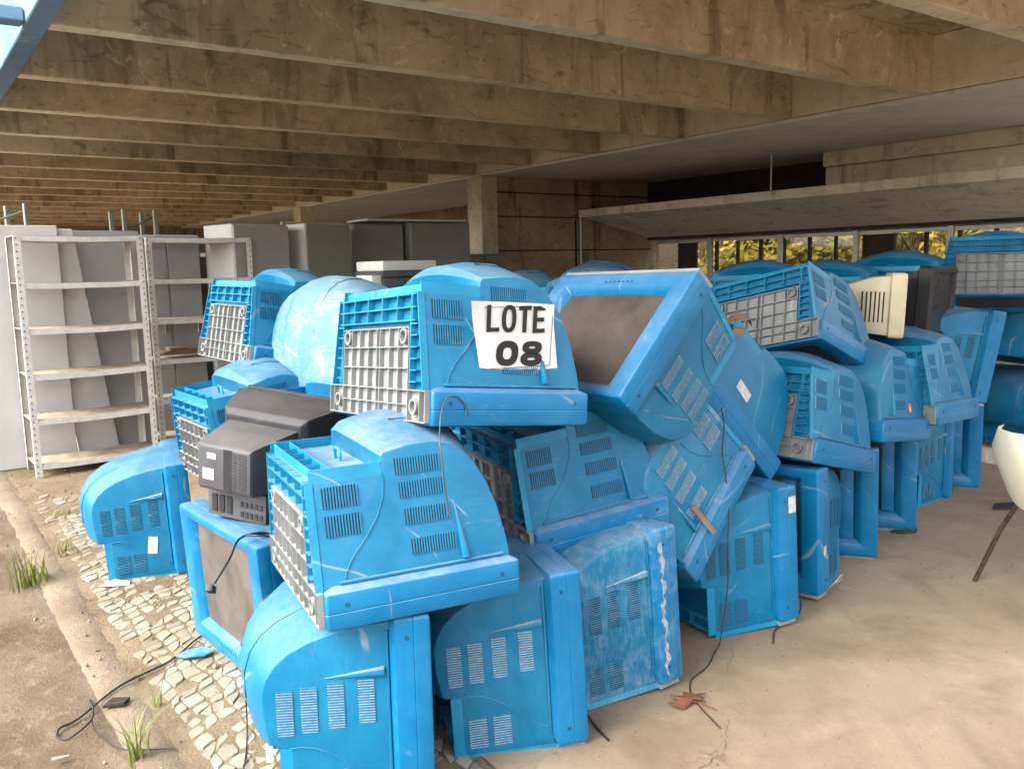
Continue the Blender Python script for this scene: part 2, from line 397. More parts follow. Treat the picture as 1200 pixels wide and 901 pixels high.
# pebbles and crumbs on the dirt
pb = MB()
for i in range(1500):
    u = random.uniform(1.6, 8.5); v = random.choice((random.uniform(-1.3, 0.5), random.uniform(0.45, 1.2)))
    if v > 0.5 and random.random() < 0.55: continue
    r_ = random.uniform(0.003, 0.012) * (1.5 if random.random() < .06 else 1)
    c = W(u, v, (-0.03 if v < .5 else -0.004) + r_*0.3)
    pts = [c + Vector((random.uniform(.6, 1.2)*r_*x, random.uniform(.6, 1.2)*r_*y, random.uniform(.5, .9)*r_*z)) for x, y, z in ((1,0,0),(0,1,0),(-1,0,0),(0,-1,0),(0,0,1),(0,0,-1))]
    pb.add(pts, [(0,1,4),(1,2,4),(2,3,4),(3,0,4),(1,0,5),(2,1,5),(3,2,5),(0,3,5)], random.choice((0,0,1)))
stuff(tag(ob('pebbles', pb.mesh('pebbles', [M_KERB, M_STONE], 50)), 'small pebbles and crumbs strewn over the dirt', 'pebbles'))

gb = MB()
for i in range(1300):
    u = random.uniform(0.4, 3.2); v = random.uniform(1.42, 6.4)
    dd = abs(u - (2.0 + .1*(v-1.7)))
    if random.random() > math.exp(-dd*1.6): continue
    r_ = random.uniform(0.0015, 0.006)
    c = W(u, v, r_*.4)
    pts = [c + Vector((random.uniform(.5, 1.4)*r_*x, random.uniform(.5, 1.4)*r_*y, random.uniform(.5, .9)*r_*z)) for x, y, z in ((1,0,0),(0,1,0),(-1,0,0),(0,-1,0),(0,0,1),(0,0,-1))]
    gb.add(pts, [(0,1,4),(1,2,4),(2,3,4),(3,0,4),(1,0,5),(2,1,5),(3,2,5),(0,3,5)], random.choice((0, 0, 1)))
stuff(tag(ob('floor_grit', gb.mesh('floor_grit', [M_KERB, M_DIRT], 50)), 'grit and crumbs scattered over the concrete floor', 'grit'))

FLR = D.objects['floor']
for pts in ([(.35, 2.15), (.50, 2.42), (.66, 2.60), (.72, 2.78)], [(1.5, 2.1), (1.9, 2.6), (2.15, 3.05), (2.45, 3.5), (2.9, 3.95)], [(2.0, 1.75), (2.2, 2.6), (2.75, 3.1)]):
    L = []; rk = random.Random(len(pts)*3+int(pts[0][0]*10))
    for i in range(len(pts)-1):
        for k in range(12):
            f = k/12; p = Vector(pts[i]).lerp(Vector(pts[i+1]), f); q = (Vector(pts[i+1])-Vector(pts[i])).normalized(); nrm = Vector((-q.y, q.x))
            p = p + nrm*rk.uniform(-.008, .008); w_ = rk.uniform(.0003, .0013)
            L.append([Vector((*(p+nrm*w_), .0035)), Vector((*(p-nrm*w_), .0035))])
    ob('floor_crack', MB().loops(L, closed=False).mesh('floor_crack', M_DARK), FLR)

# ================================================================== THE BUILDING
bld = empty('concrete_building'); tag(bld, 'open concrete building with deep ceiling joists and blue painted roof edge', 'building')
CZ = 2.80
roof = ob('roof_slab', MB().box((0.66, 0.95, CZ+0.44), (6.98, 27, CZ+0.62), 0, BM).box((6.981, 2.75, CZ+0.44), (10.35, 27, CZ+0.62), 0, BM).mesh('roof_slab', M_CONC), bld)
JS, JW = 1.295, 0.13
jm_ = None
for k in range(-2, 19):
    u = 3.745 + JS * k
    if u > 26: break
    jr = random.Random(k*17+3); jb_ = MB(); Lj = []
    for q in range(61):
        x = .80 + 5.935*q/60; a1, a2 = [(.010 if jr.random() < .07 else .0028)*jr.uniform(.2, 1) for _ in (0, 1)]
        Lj.append([Vector((x, 0, .438)), Vector((x, jr.uniform(0, .0015), a1+.004)), Vector((x, a1+.004, 0)), Vector((x, JW-a2-.004, 0)), Vector((x, JW, a2+.004)), Vector((x, JW, .438))])
    jb_.loops(Lj, cap0=True, cap1=True)
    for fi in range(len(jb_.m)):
        if fi < 360 and fi % 6 == 2: jb_.m[fi] = 1  # paler undersides put floor-bounced light into the colour
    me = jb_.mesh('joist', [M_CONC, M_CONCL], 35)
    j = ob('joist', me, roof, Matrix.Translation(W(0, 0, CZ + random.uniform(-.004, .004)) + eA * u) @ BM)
    # cantilevered blue painted stub outside
    if -3 <= k < 12:
        me2 = MB().box((-1.5, 0.0, 0.0), (0.680, JW, 0.07)).mesh('outrigger', M_BPAINT, None, 0.006)
        ob('outrigger', me2, roof, Matrix.Translation(W(0, 0, CZ) + eA * u) @ BM)
ob('edge_beam', MB().box((0.685, 0.95, CZ-0.004), (0.797, 27, CZ+0.437), 0, BM).mesh('edge_beam', M_BPAINT, None, 0.006), bld)
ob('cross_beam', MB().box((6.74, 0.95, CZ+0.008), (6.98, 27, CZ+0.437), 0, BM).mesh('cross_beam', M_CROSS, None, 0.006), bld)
ob('soffit', MB().box((6.745, 2.75, CZ-0.03), (9.75, 27, CZ+0.002), 0, BM).mesh('soffit', M_SOFF, None, 0.004), bld)
# pale two-band downstand beam
ob('downstand_beam', MB().box((8.95, 2.75, 2.60), (9.25, 6.25, CZ-0.034), 0, BM).box((9.01, 2.75, 2.30), (9.25, 6.25, 2.597), 0, BM)
   .box((8.985, 6.02, 2.36), (9.02, 6.20, 2.596), 0, BM).mesh('downstand_beam', M_CONCL, None, 0.008), bld)
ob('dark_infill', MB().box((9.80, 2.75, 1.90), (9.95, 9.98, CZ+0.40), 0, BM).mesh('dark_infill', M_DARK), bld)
# column and transverse wall
col_ = ob('column', MB().box((6.66, 9.96, 0), (6.93, 10.32, CZ-0.034), 0, BM).mesh('column', M_CONC, None, 0.012), bld)
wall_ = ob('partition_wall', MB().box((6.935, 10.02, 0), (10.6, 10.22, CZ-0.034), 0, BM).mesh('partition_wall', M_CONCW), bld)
for a, b_, z in ((6.94, 9.9, 1.75), (6.94, 9.9, 2.22), (6.94, 9.9, 2.55)):
    ob('board_joint', MB().box((a, 10.008, z), (b_, 10.024, z+0.018), 0, BM).mesh('board_joint', M_DARK), wall_)
for v in (8.35,):
    ob('board_joint', MB().box((v, 10.004, 0.1), (v+.02, 10.022, 2.2), 0, BM).mesh('board_joint', M_DARK), wall_)
# inclined slab over the window band
sa, sb_ = (8.42, 2.245), (10.02, 1.79)
slab = MB()
prof = [(8.42, 2.235), (8.42, 2.33), (10.05, 1.99), (10.05, 1.885)]
slab.loops([[W(u, v, z) for v, z in prof] for u in (2.0, 9.97)], cap0=True, cap1=True)
slab_o = ob('inclined_slab', slab.mesh('inclined_slab', M_SLAB, None, 0.004), bld)
ob('slab_edge', MB().loops([[W(u, v, z) for v, z in ((8.39, 2.232), (8.39, 2.338), (8.425, 2.342), (8.425, 2.226))] for u in (1.99, 9.985)], cap0=True, cap1=True).mesh('slab_edge', M_CONCL, None, 0.006), slab_o)
def pipe(name, pts, r_, mat, parent): return ob(name, MB().tube(pts, r_, 8).mesh(name, mat, 40), parent)
pipe('drain_pipe', [W(9.94, 8.40, 2.3), W(9.94, 8.40, 0.1)], 0.014, M_ALU, bld)
pipe('hanger_rod', [W(6.7, 8.6, 2.30), W(6.7, 8.6, 2.78)], 0.012, M_ALU, slab_o)
# window band
u = 9.9; k = 0
rail = ob('window_rail', MB().box((10.00, 2.3, 1.84), (10.07, 9.98, 1.884), 0, BM).mesh('window_rail', M_ALU), bld)
for k, uu in enumerate((9.55, 8.75, 7.95, 7.15, 6.35, 5.55, 4.75, 3.95, 3.15)):
    w_ = empty('window', Matrix.Translation(W(uu-0.40, 10.04, 1.0))); w_.parent = bld
    Mi = Matrix.Translation(W(uu-0.40, 10.04, 1.0)).inverted()
    f = MB().box((10.01, uu-.80, 1.0), (10.06, uu-.765, 1.838), 0, BM).box((10.01, uu-.765, 1.0), (10.06, uu, 1.04), 0, BM).box((10.012, uu-.39, 1.04), (10.058, uu-.36, 1.838), 0, BM)
    for i in range(len(f.v)): f.v[i] = tuple(Mi @ Vector(f.v[i]))
    ob('frame', f.mesh('window_frame', M_DARK), w_)
    g = MB().box((10.03, uu-.76, 1.045), (10.036, uu-.395, 1.836), 0, BM)
    for i in range(len(g.v)): g.v[i] = tuple(Mi @ Vector(g.v[i]))
    ob('pane', g.mesh('window_pane', M_PANE), w_)
    g = MB().box((10.03, uu-.355, 1.045), (10.036, uu-.005, 1.836), 0, BM)
    for i in range(len(g.v)): g.v[i] = tuple(Mi @ Vector(g.v[i]))
    ob('pane', g.mesh('window_pane', M_PANE if k not in (0, 4) else M_DARK), w_)
for uu in (8.84, 7.60, 6.45, 5.25, 4.1):
    ob('window_post', MB().box((9.955, uu-.035, 0.1), (9.995, uu+.035, 1.90), 0, BM).mesh('window_post', M_ALU), bld)
ob('parapet_wall', MB().box((10.0, 2.3, 0), (10.15, 9.98, 0.998), 0, BM).mesh('parapet_wall', M_CONCW), bld)
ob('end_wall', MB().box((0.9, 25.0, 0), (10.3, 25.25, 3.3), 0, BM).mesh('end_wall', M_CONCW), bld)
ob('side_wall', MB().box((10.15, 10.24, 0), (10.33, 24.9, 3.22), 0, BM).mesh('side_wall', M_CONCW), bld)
ob('column', MB().box((6.66, 16.3, 0), (6.93, 16.66, CZ-0.034), 0, BM).mesh('column', M_CONCL, None, 0.012), bld)
# pale clerestory panel beyond the column
cl = ob('clerestory_panel', MB().box((5.4, 14.0, 1.75), (6.6, 14.08, 2.35), 0, BM).mesh('clerestory_panel', M_CONCL), bld)

# ================================================================== TELEVISIONS
BW, TH, BD = 0.38, 0.58, 0.10
def hw(y): return 0.352 - 0.17 * (y - 0.10)
PROF = [(0.085, 0.004, 0, 0), (0.36, 0.004, 0, 0), (0.394, 0.006, 0, 0), (0.400, 0.012, 0, 0), (0.400, 0.190, 0, 0),
        (0.402, 0.198, .002, 0), (0.446, 0.203, .056, 0), (0.456, 0.212, .062, .2), (0.470, 0.29, .062, .7), (0.472, 0.365, .060, 1), (0.460, 0.408, .058, 1), (0.436, 0.447, .054, 1),
        (0.396, 0.483, .047, 1), (0.340, 0.513, .040, .9), (0.260, 0.540, .032, .6), (0.170, 0.557, .022, .2), (0.085, 0.565, .016, 0)]
def housing_mesh():
    b = MB(); NX = 44; rows = []
    for i, (y, z, bu, gr) in enumerate(PROF):
        if i <= 5: n = Vector((0, 1, 0))
        else:
            a = Vector(PROF[max(6, i-1)][:2]); c = Vector(PROF[min(len(PROF)-1, i+1)][:2]); t = (c - a)
            n = Vector((0, t.y, -t.x)).normalized()
        row = []
        for k in range(NX + 1):
            s = -1 + 2 * k / NX
            arch = (1 - abs(s) ** 2.0)
            rise = bu * arch
            e = abs(abs(s) - 0.36)
            rise += 0.009 * gr * (1 / (1 + math.exp((abs(s) - 0.30 - 0.12 * gr) * 90)))      # raised centre band
            row.append(Vector((hw(y) * s, y, z)) + n * rise)
        rows.append(row)
    b.loops(rows, 0, closed=False)
    o = len(b.v)
    for k in (0, NX): b.f.append([r_ * (NX + 1) + k for r_ in range(len(rows))]); b.m.append(0)
    me = b.mesh('housing', M_BLUE, 32, 0.0)
    bm = bmesh.new(); bm.from_mesh(me)
    cap = [f for f in bm.faces if len(f.verts) > 6]
    ed = [e for f in cap for e in f.edges if len(e.link_faces) == 2]
    bmesh.ops.bevel(bm, geom=list(set(ed)), offset=0.006, segments=2, affect='EDGES', profile=0.6, clamp_overlap=True)
    bmesh.ops.triangulate(bm, faces=[f for f in bm.faces if len(f.verts) > 6])
    bm.to_mesh(me); bm.free()
    me.polygons.foreach_set('use_smooth', [True] * len(me.polygons)); me.set_sharp_from_angle(angle=R(30))
    return me
def rrect(hx, z0, z1, r_, y, n=5):
    out = []
    for cx, cz, a0 in ((hx-r_, z1-r_, 0), (-hx+r_, z1-r_, 90), (-hx+r_, z0+r_, 180), (hx-r_, z0+r_, 270)):
        for k in range(n + 1):
            a = R(a0 + 90 * k / n); out.append(Vector((cx + r_ * math.cos(a), y, cz + r_ * math.sin(a))))
    return out
SX, SZ0, SZ1 = 0.266, 0.094, 0.516
def bezel_mesh():
    sec = [(0.030, 0.118, .012), (0.006, 0.106, .012), (0.0015, 0.103, .012), (0, 0.098, .012), (0, 0.052, .012), (0.0012, 0.0505, .012), (0.0012, 0.0485, .012), (0, 0.047, .012), (0, 0.012, .012), (0.0025, 0.004, .013), (0.008, 0.0006, .014), (0.016, 0.0, .014)]
    L = [rrect(BW - i_, i_, TH - i_, r_, y) for i_, y, r_ in sec]
    L += [rrect(SX+.034, SZ0-.026, SZ1+.026, 0.010, 0.0005), rrect(SX+.031, SZ0-.024, SZ1+.024, 0.010, 0.002), rrect(SX+.004, SZ0-.004, SZ1+.004, 0.008, 0.022), rrect(SX-.002, SZ0+.002, SZ1-.002, 0.008, 0.036)]
    return MB().loops(L).mesh('bezel', M_BLUE2, 38)
def screen_mesh():
    vs = []; n = 8
    for i in range(n + 1):
        for j in range(n + 1):
            a = -1 + 2*i/n; c = -1 + 2*j/n
            vs.append((SX * a, 0.024 + 0.008 * (a*a + c*c) / 2, (SZ0+SZ1)/2 + (SZ1-SZ0)/2 * c))
    b = MB().add(vs, [(i*(n+1)+j, (i+1)*(n+1)+j, (i+1)*(n+1)+j+1, i*(n+1)+j+1) for i in range(n) for j in range(n)])
    return b.mesh('screen', M_SCREEN, 60)
def base_mesh():
    b = MB()                                # grey ribbed plate: wide front band with the feet, narrower tongue behind
    zb, zt = -0.0022, 0.0035
    b.box((-.366, .012, zb), (.366, .105, -.0003)); b.box((-.25, .105, zb), (.25, .295, zt))
    def rib(a, c, t=.0028, z0=-.018):
        (x0, y0), (x1, y1) = a, c
        if abs(x1-x0) > abs(y1-y0): b.box((x0, y0-t/2, z0), (x1, y0+t/2, zb+.001))
        else: b.box((x0-t/2, y0, z0), (x0+t/2, y1, zb+.001))
    for x in (-.25, -.18, -.115, -.045, -.02, .045, .115, .18, .25): rib((x, .012), (x, .295), .0040 if x in (-.045, -.02) else .0032)
    for x in (-.366, .366, -.33, .33): rib((x, .012), (x, .105), .0032)
    for y in (.012, .105): rib((-.366, y), (.366, y), .0036)
    for y in (.06,): rib((-.25, y), (.25, y), .003)
    for y in (.17, .235, .295): rib((-.25, y), (.25, y), .0036)
    return b.mesh('base_plate', M_GREYP)
def ribs_mesh():
    b = MB(); zt = 0.0045                    # blue cells around the plate
    def bx(x0, y0, x1, y1, z0=-.018): b.box((x0, y0, z0), (x1, y1, zt))
    for x in (-.27, -.165, -.055, .055, .165, .27): bx(x-.002, .315, x+.002, .398)
    for y in (.315, .355, .394): bx(-.29, y-.002, .29, y+.002)
    for s in (-1, 1):
        for y in (.13, .165, .20, .235, .27, .305): bx(min(s*.262, s*.305), y-.002, max(s*.262, s*.305), y+.002)
        bx(s*.262-.002, .112, s*.262+.002, .398); 
        b.loops([[Vector((s*(hw(y)+.001), y, z)) for y in (.10, .40)] + [Vector((s*(hw(y)-.004), y, z)) for y in (.40, .10)] for z in (-.018, zt)], cap0=True, cap1=True)
    return b.mesh('base_ribs', M_TEAL)
def tray_mesh():
    b = MB()                                 # upstanding rim of the rear connector tray
    for s in (-1, 1):
        b.loops([[Vector((s*(hw(y)-.001), y, z)) for y in (.385, .432)] + [Vector((s*(hw(y)-.006), y, z)) for y in (.432, .385)] for z in (-.004, .200)], cap0=True, cap1=True)
    for x in (-.165, -.055, .055, .165): b.box((x-.002, .399, .008), (x+.002, .424, .060))
    b.box((-.296, .399, .058), (.296, .428, .062)); b.box((-.296, .399, .008), (.296, .426, .012))
    return b.mesh('connector_tray', M_TEAL)
def foot_mesh():
    b = MB(); n = 16
    def ring(r_, z): return [Vector((r_*math.cos(2*math.pi*k/n), r_*math.sin(2*math.pi*k/n), z)) for k in range(n)]
    b.loops([ring(.024, -.001), ring(.024, -.021), ring(.018, -.021), ring(.018, -.006)], cap1=True)
    return b.mesh('foot', M_GREYP, 40)
def side_frame(s, y, z, lift=0.0):
    t = Vector((-s*0.17, 1, 0)).normalized(); n = Vector((s*1.0, 0.17, 0)).normalized()
    m_ = Matrix((t, eZ, n)).transposed().to_4x4(); m_.translation = Vector((s*hw(y), y, z)) + n * lift; return m_
def vent_mesh(w_, h_, n, dusty):
    b = MB(); p = h_ / n                      # coloured plate stands in for shaded or dusty slots behind louvres; local x along depth, y up, z out
    b.box((-w_/2, -h_/2, -.004), (w_/2, h_/2, .0006), 0)
    for k in range(n): b.box((-w_/2-.001, -h_/2 + p*(k+.48), 0), (w_/2+.001, -h_/2 + p*(k+1.0), .0026), 1)
    return b.mesh('vent_grille', [M_SLOTD if dusty else M_SLOT, M_BLUE])
def groove_shade_mesh(s):
    pts = []
    for i in range(8, 15):
        y, z, bu, gr = PROF[i]; a = Vector(PROF[i-1][:2]); c = Vector(PROF[i+1][:2]); t_ = c - a; n = Vector((0, t_.y, -t_.x)).normalized()
        sx = s * (0.30 + 0.12 * gr) * 1.04
        pts.append(Vector((hw(y)*sx, y, z)) + n * (bu*(1-sx*sx) + .002))
    return MB().tube(pts, .0034, 6, 0, lambda q: 1 - .75*q).mesh('groove_shade', M_SLOT, 60)  # dark strip stands in for the shade inside the dome groove
def grip_mesh():
    b = MB()                                  # wedge-shaped finger grip, local x along depth, y up, z out
    b.loops([[Vector(p) for p in q] for q in (((.085, -.012, -.004), (.085, .010, -.004), (.085, .006, .015), (.085, -.010, .018)),
                                              ((-.085, -.022, -.004), (-.085, -.018, -.004), (-.085, -.018, .001), (-.085, -.021, .001)))], cap0=True, cap1=True)
    return b.mesh('finger_grip', M_GRIP, 30, 0.002, 2)
def rim_mesh():
    b = MB()
    b.loops([[Vector(p) for p in q] for q in (((-.006, -.25, -.004), (.006, -.25, -.004), (.004, -.25, .008), (-.003, -.25, .008)),
                                              ((-.006, .24, -.004), (.006, .24, -.004), (.004, .24, .008), (-.003, .24, .008)))], cap0=True, cap1=True)
    return b.mesh('screw_rim', M_BLUE, 30, 0.002, 2)
def seam_mesh(s):
    pts = [(.402, .200), (.375, .203), (.335, .197), (.285, .176), (.235, .140), (.19, .098), (.15, .072), (.108, .064)]
    return MB().tube([(s*(hw(y)+.0004), y, z) for y, z in pts], .0022, 6).mesh('seam', M_BLUE, 60)
def hook_mesh():
    return MB().tube([(-.03, .398, .15), (-.03, .430, .15), (-.022, .436, .15), (.022, .436, .15), (.03, .430, .15), (.03, .398, .15)], .005, 6).mesh('cord_hook', M_TEAL, 50)
def screw_mesh():
    n = 10; r2 = lambda r_, z: [Vector((r_*math.cos(2*math.pi*k/n), r_*math.sin(2*math.pi*k/n), z)) for k in range(n)]
    return MB().loops([r2(.006, .001), r2(.006, .0016), r2(.0042, .0018), r2(.004, -.003)], cap1=True).mesh('screw_hole', M_SLOT, 40)
def buttons_mesh():
    b = MB()
    for k in range(7): b.box((-.08 + k*.024, -.004, -.0035), (-.072 + k*.024, .004, .0005))
    return b.mesh('buttons', M_SLOT)

TVM = dict(housing=housing_mesh(), bezel=bezel_mesh(), screen=screen_mesh(), base=base_mesh(), ribs=ribs_mesh(), tray=tray_mesh(), foot=foot_mesh(),
           v1=vent_mesh(.046, .135, 17, False), v1d=vent_mesh(.046, .135, 17, True), v2=vent_mesh(.058, .10, 12, False), v2d=vent_mesh(.058, .10, 12, True),
           grip=grip_mesh(), rim=rim_mesh(), seamL=seam_mesh(-1), seamR=seam_mesh(1), hook=hook_mesh(), grooveL=groove_shade_mesh(-1), grooveR=groove_shade_mesh(1), screw=screw_mesh(), buttons=buttons_mesh())
def axes(t, y, z):
    y = Vector(y).normalized(); z = Vector(z); z = (z - y * z.dot(y)).normalized(); x = y.cross(z)
    m_ = Matrix((x, y, z)).transposed().to_4x4(); m_.translation = Vector(t); return m_
TVN = 0
def tv(pose, label, dust=0.6, fade=0.3, dusty_vents=False, screen_dust=0.7, full=True):
    global TVN; TVN += 1
    M = axes(*pose); e = empty('television', M)
    tag(e, label, 'television', 'discarded blue tube televisions heaped under the roof')
    pr = dict(seed=TVN * 3.71, dust=dust, fade=fade if fade > .45 else fade * .35, screen_dust=screen_dust)
    def part(name, me, Ml=None, par=e):
        o = ob(name, me, par, Ml)
        for k_, v_ in pr.items(): o[k_] = v_
        return o
    h = part('housing', TVM['housing']); part('bezel', TVM['bezel']); part('screen', TVM['screen'])
    bp = part('base_plate', TVM['base']); part('base_ribs', TVM['ribs']); part('connector_tray', TVM['tray'])
    for x in (-.292, .292): part('foot', TVM['foot'], Matrix.Translation((x, .056, 0)), bp)
    for x in (-.216, .216): part('foot', TVM['foot'], Matrix.Translation((x, .268, 0)), bp)
    part('cord_hook', TVM['hook'])
    Mb = Matrix(((1,0,0,0),(0,0,-1,-.0004),(0,1,0,.05),(0,0,0,1)))
    part('buttons', TVM['buttons'], Mb)
    if full:
        for s in (-1, 1):
            part('seam', TVM['seamL' if s < 0 else 'seamR'], None, h); part('groove_shade', TVM['grooveL' if s < 0 else 'grooveR'], None, h)
            for y, z in ((.185, .332), (.270, .322), (.345, .313), (.412, .307)): part('vent_grille', TVM['v1d' if dusty_vents else 'v1'], side_frame(s, y, z, .0003), h)
            for y, z in ((.275, .078), (.352, .076)): part('vent_grille', TVM['v2d' if dusty_vents else 'v2'], side_frame(s, y, z, .0003), h)
            part('finger_grip', TVM['grip'], side_frame(s, .215, .424) @ Matrix.Diagonal((-1, 1, 1, 1)), h)
            part('screw_rim', TVM['rim'], side_frame(s, .122, .30), h)
            for z in (.06, .52): part('screw_hole', TVM['screw'], Matrix.Translation((s*BW, .07, z)) @ Matrix.Rotation(s*R(90), 4, 'Y'))
    return e

POSE = {
    'T1': ((-0.345, 2.703, -0.001), (-0.965, -0.261, 0.002), (0.002, 0.001, 1.0)),
    'T2': ((0.111, 2.997, 0.008), (-0.95, -0.31, -0.041), (-0.043, -0.001, 0.999)),
    'T3': ((0.391, 3.329, 0.019), (-0.816, -0.578, -0.033), (-0.053, 0.017, 0.998)),
    'T4': ((1.032, 3.871, 0.018), (-0.88, -0.474, -0.028), (-0.044, 0.021, 0.999)),
    'T12': ((-1.81, 4.713, 0.006), (-0.916, -0.399, -0.039), (-0.038, -0.012, 0.999)),
    'T13': ((-1.148, 3.281, 0.007), (0.762, 0.646, 0.058), (-0.034, -0.049, 0.998)),
    'T24': ((1.092, 4.008, 0.019), (0.679, 0.733, -0.025), (-0.015, 0.047, 0.999)),
    'T20': ((1.512, 4.439, 0.007), (0.363, 0.931, 0.049), (-0.038, -0.038, 0.999)),
    'T21': ((1.919, 4.882, 0.009), (0.38, 0.925, 0.014), (-0.029, -0.004, 1.0)),
    'T23': ((2.774, 5.798, 0.003), (0.409, 0.913, -0.001), (-0.007, 0.004, 1.0)),
    'T22': ((2.583, 5.762, 0.001), (-0.667, -0.745, 0.01), (0.01, 0.005, 1.0)),
    'T7': ((-0.671, 2.557, 0.565), (-0.028, 0.036, 0.999), (0.906, 0.424, 0.01)),
    'T6': ((-0.445, 2.799, 1.061), (0.052, 0.122, 0.991), (0.835, 0.539, -0.11)),
    'T8': ((-0.096, 3.261, 0.53), (-0.063, -0.069, 0.996), (0.888, 0.451, 0.087)),
    'T5': ((0.754, 3.798, 0.706), (-0.512, -0.464, 0.723), (-0.527, -0.494, -0.691)),
    'T9': ((-0.612, 4.501, 0.966), (0.029, 0.029, 0.999), (-0.709, -0.704, 0.042)),
    'T10': ((-1.498, 4.502, 1.086), (0.147, 0.104, 0.984), (0.773, 0.608, -0.181)),
    'T11': ((-1.49, 4.104, 0.55), (-0.109, -0.063, 0.992), (0.805, 0.58, 0.125)),
    'T14': ((0.45, 3.422, 1.515), (0.583, 0.42, -0.696), (-0.55, -0.426, -0.718)),
    'T15': ((0.582, 3.84, 0.983), (0.59, 0.408, 0.697), (0.599, 0.357, -0.717)),
    'T16': ((1.245, 4.439, 1.091), (0.159, 0.408, 0.899), (0.734, 0.56, -0.384)),
    'T17': ((1.091, 4.058, 0.649), (0.196, 0.166, 0.966), (0.737, 0.625, -0.257)),
    'T18': ((2.007, 4.88, 0.565), (0.093, 0.084, 0.992), (-0.735, -0.666, 0.125)),
    'T19': ((2.021, 4.832, 0.627), (-0.006, 0.079, 0.997), (0.739, 0.672, -0.049)),
    'T25': ((2.884, 5.729, 0.641), (-0.953, -0.251, 0.171), (0.177, 0.001, 0.984)),
    'T26': ((3.346, 5.987, 1.273), (0.114, 0.238, 0.964), (0.445, 0.856, -0.264)),
    'T28': ((-0.919, 3.698, 0.561), (0.07, -0.041, 0.997), (0.668, 0.744, -0.016)),
}
def P(n): return POSE[n]
dn = (0, 0, 1)
up_ = (0, 0, 1)
tvs = {}
def add(n, pose, label, **k): tvs[n] = tv(pose, label, **k); return tvs[n]
add('T1', P('T1'), 'big blue television standing nearest the camera, back dome over the cobbles', dust=.35, fade=.15, dusty_vents=True)
add('T2', P('T2'), 'upright blue television on the floor, second from the left in the front row', dust=.5, fade=.2, dusty_vents=True)
add('T3', P('T3'), 'scuffed dull blue television on the floor with a whitish streak down its rim', dust=.4, fade=.5)
add('T4', P('T4'), 'upright blue television on the floor with a white label on its rim corner', dust=.3, fade=.05)
add('T12', P('T12'), 'blue television standing alone at the far left beside the steel shelves', dust=.4, fade=.15)
add('T13', P('T13'), 'blue television under the charcoal set, brown dusty screen facing the cobbles', dust=.4, fade=.3, screen_dust=.8)
add('T24', P('T24'), 'upright blue television showing only its screen edge right of the labelled one', dust=.2, fade=.05)
add('T20', P('T20'), 'upright blue television with dark screen under the tilted set with a foot ring', dust=.3, fade=.15, screen_dust=.05)
add('T21', P('T21'), 'upright blue television with narrow dark screen under the set with an orange sticker', dust=.3, fade=.2, screen_dust=.05)
add('T23', P('T23'), 'upright blue television with dark screen at the far right end of the floor row', dust=.3, fade=.2, screen_dust=.05)
add('T22', P('T22'), 'upright blue television turned backwards between two dark screens at the right end', dust=.3, fade=.1)
add('T7', P('T7'), 'face-down blue television with open ribbed base, lowest of the front stack', dust=.75, fade=.12)
add('T6', P('T6'), 'face-down blue television carrying the white lot number sheet', dust=.55, fade=.12)
add('T8', P('T8'), 'face-down blue television wedged under the one with the lot number sheet', dust=.75, fade=.25)
add('T5', P('T5'), 'tipped-over blue television with dusty vents leaning in the middle of the heap', dust=.6, fade=.25, dusty_vents=True)
add('T9', P('T9'), 'blue television with whitened, sun-bleached dome left of the lot number sheet', dust=.5, fade=1.45)
add('T10', P('T10'), 'blue television on the top left of the heap, ribbed base towards the shelves', dust=.4, fade=.1)
add('T11', P('T11'), 'face-down blue television behind the charcoal set, below the top left one', dust=.5, fade=.15)
add('T28', P('T28'), 'blue television squeezed under the whitened dome, only its ribbed rear edge showing', dust=.8, fade=.3)
add('T14', P('T14'), 'upturned blue television showing its brown dusty screen right of the lot number sheet', dust=.45, fade=.2, dusty_vents=True, screen_dust=.55)
add('T15', P('T15'), 'slanting blue television with a white sticker on its side, below the dry brown scrap', dust=.25, fade=.05, full=False)
add('T16', P('T16'), 'blue television on top of the right heap with grey ribbed base facing out', dust=.4, fade=.15)
add('T17', P('T17'), 'tilted face-down blue television with round foot ring above the dark screen', dust=.35, fade=.1, dusty_vents=True)
add('T18', P('T18'), 'face-down blue television with an orange sticker on its side', dust=.3, fade=.1, dusty_vents=True)
add('T19', P('T19'), 'face-down blue television right of the orange sticker, below the upright one', dust=.5, fade=.2, dusty_vents=True)
add('T25', P('T25'), 'blue television sitting upright on the right heap under a ribbed base', dust=.5, fade=.15)
add('T26', P('T26'), 'topmost blue television at the right edge with wide grey ribbed base', dust=.4, fade=.1)

# the sets behind, of which mostly tops show
add('B1', ((2.05, 5.85, 1.00), up_, (.6, .8, 0)), 'dark blue television dome behind the beige monitor, left of two', dust=.2, fade=.0)
add('B2', ((2.60, 6.05, 1.06), up_, (.65, .75, 0)), 'dark blue television dome behind the beige monitor, right of two', dust=.2, fade=.0)
add('B3', ((1.62, 5.70, 1.03), (0, .06, 1), (.3, .95, 0)), 'television tops of deep blue in the shade behind the grey ribbed base', dust=.3, fade=.0)
add('B4', ((.35, 5.35, .99), up_, (.5, -.8, 0)), 'small blue television top behind the brown screen, near the partition wall', dust=.8, fade=.3)
add('B5', ((.85, 5.75, 1.02), (.05, 0, 1), (-.7, .7, 0)), 'shaded blue television top right behind the upturned brown screen', dust=.5, fade=.1)
add('B6', ((-.20, 5.40, .98), up_, (.9, .3, 0)), 'blue television top just showing behind the rounded top of the lot number set', dust=.5, fade=.2)
add('B7', ((-1.72, 5.8, .99), up_, (.8, .5, 0)), 'pale blue television dome showing behind the top left one', dust=.7, fade=.6)
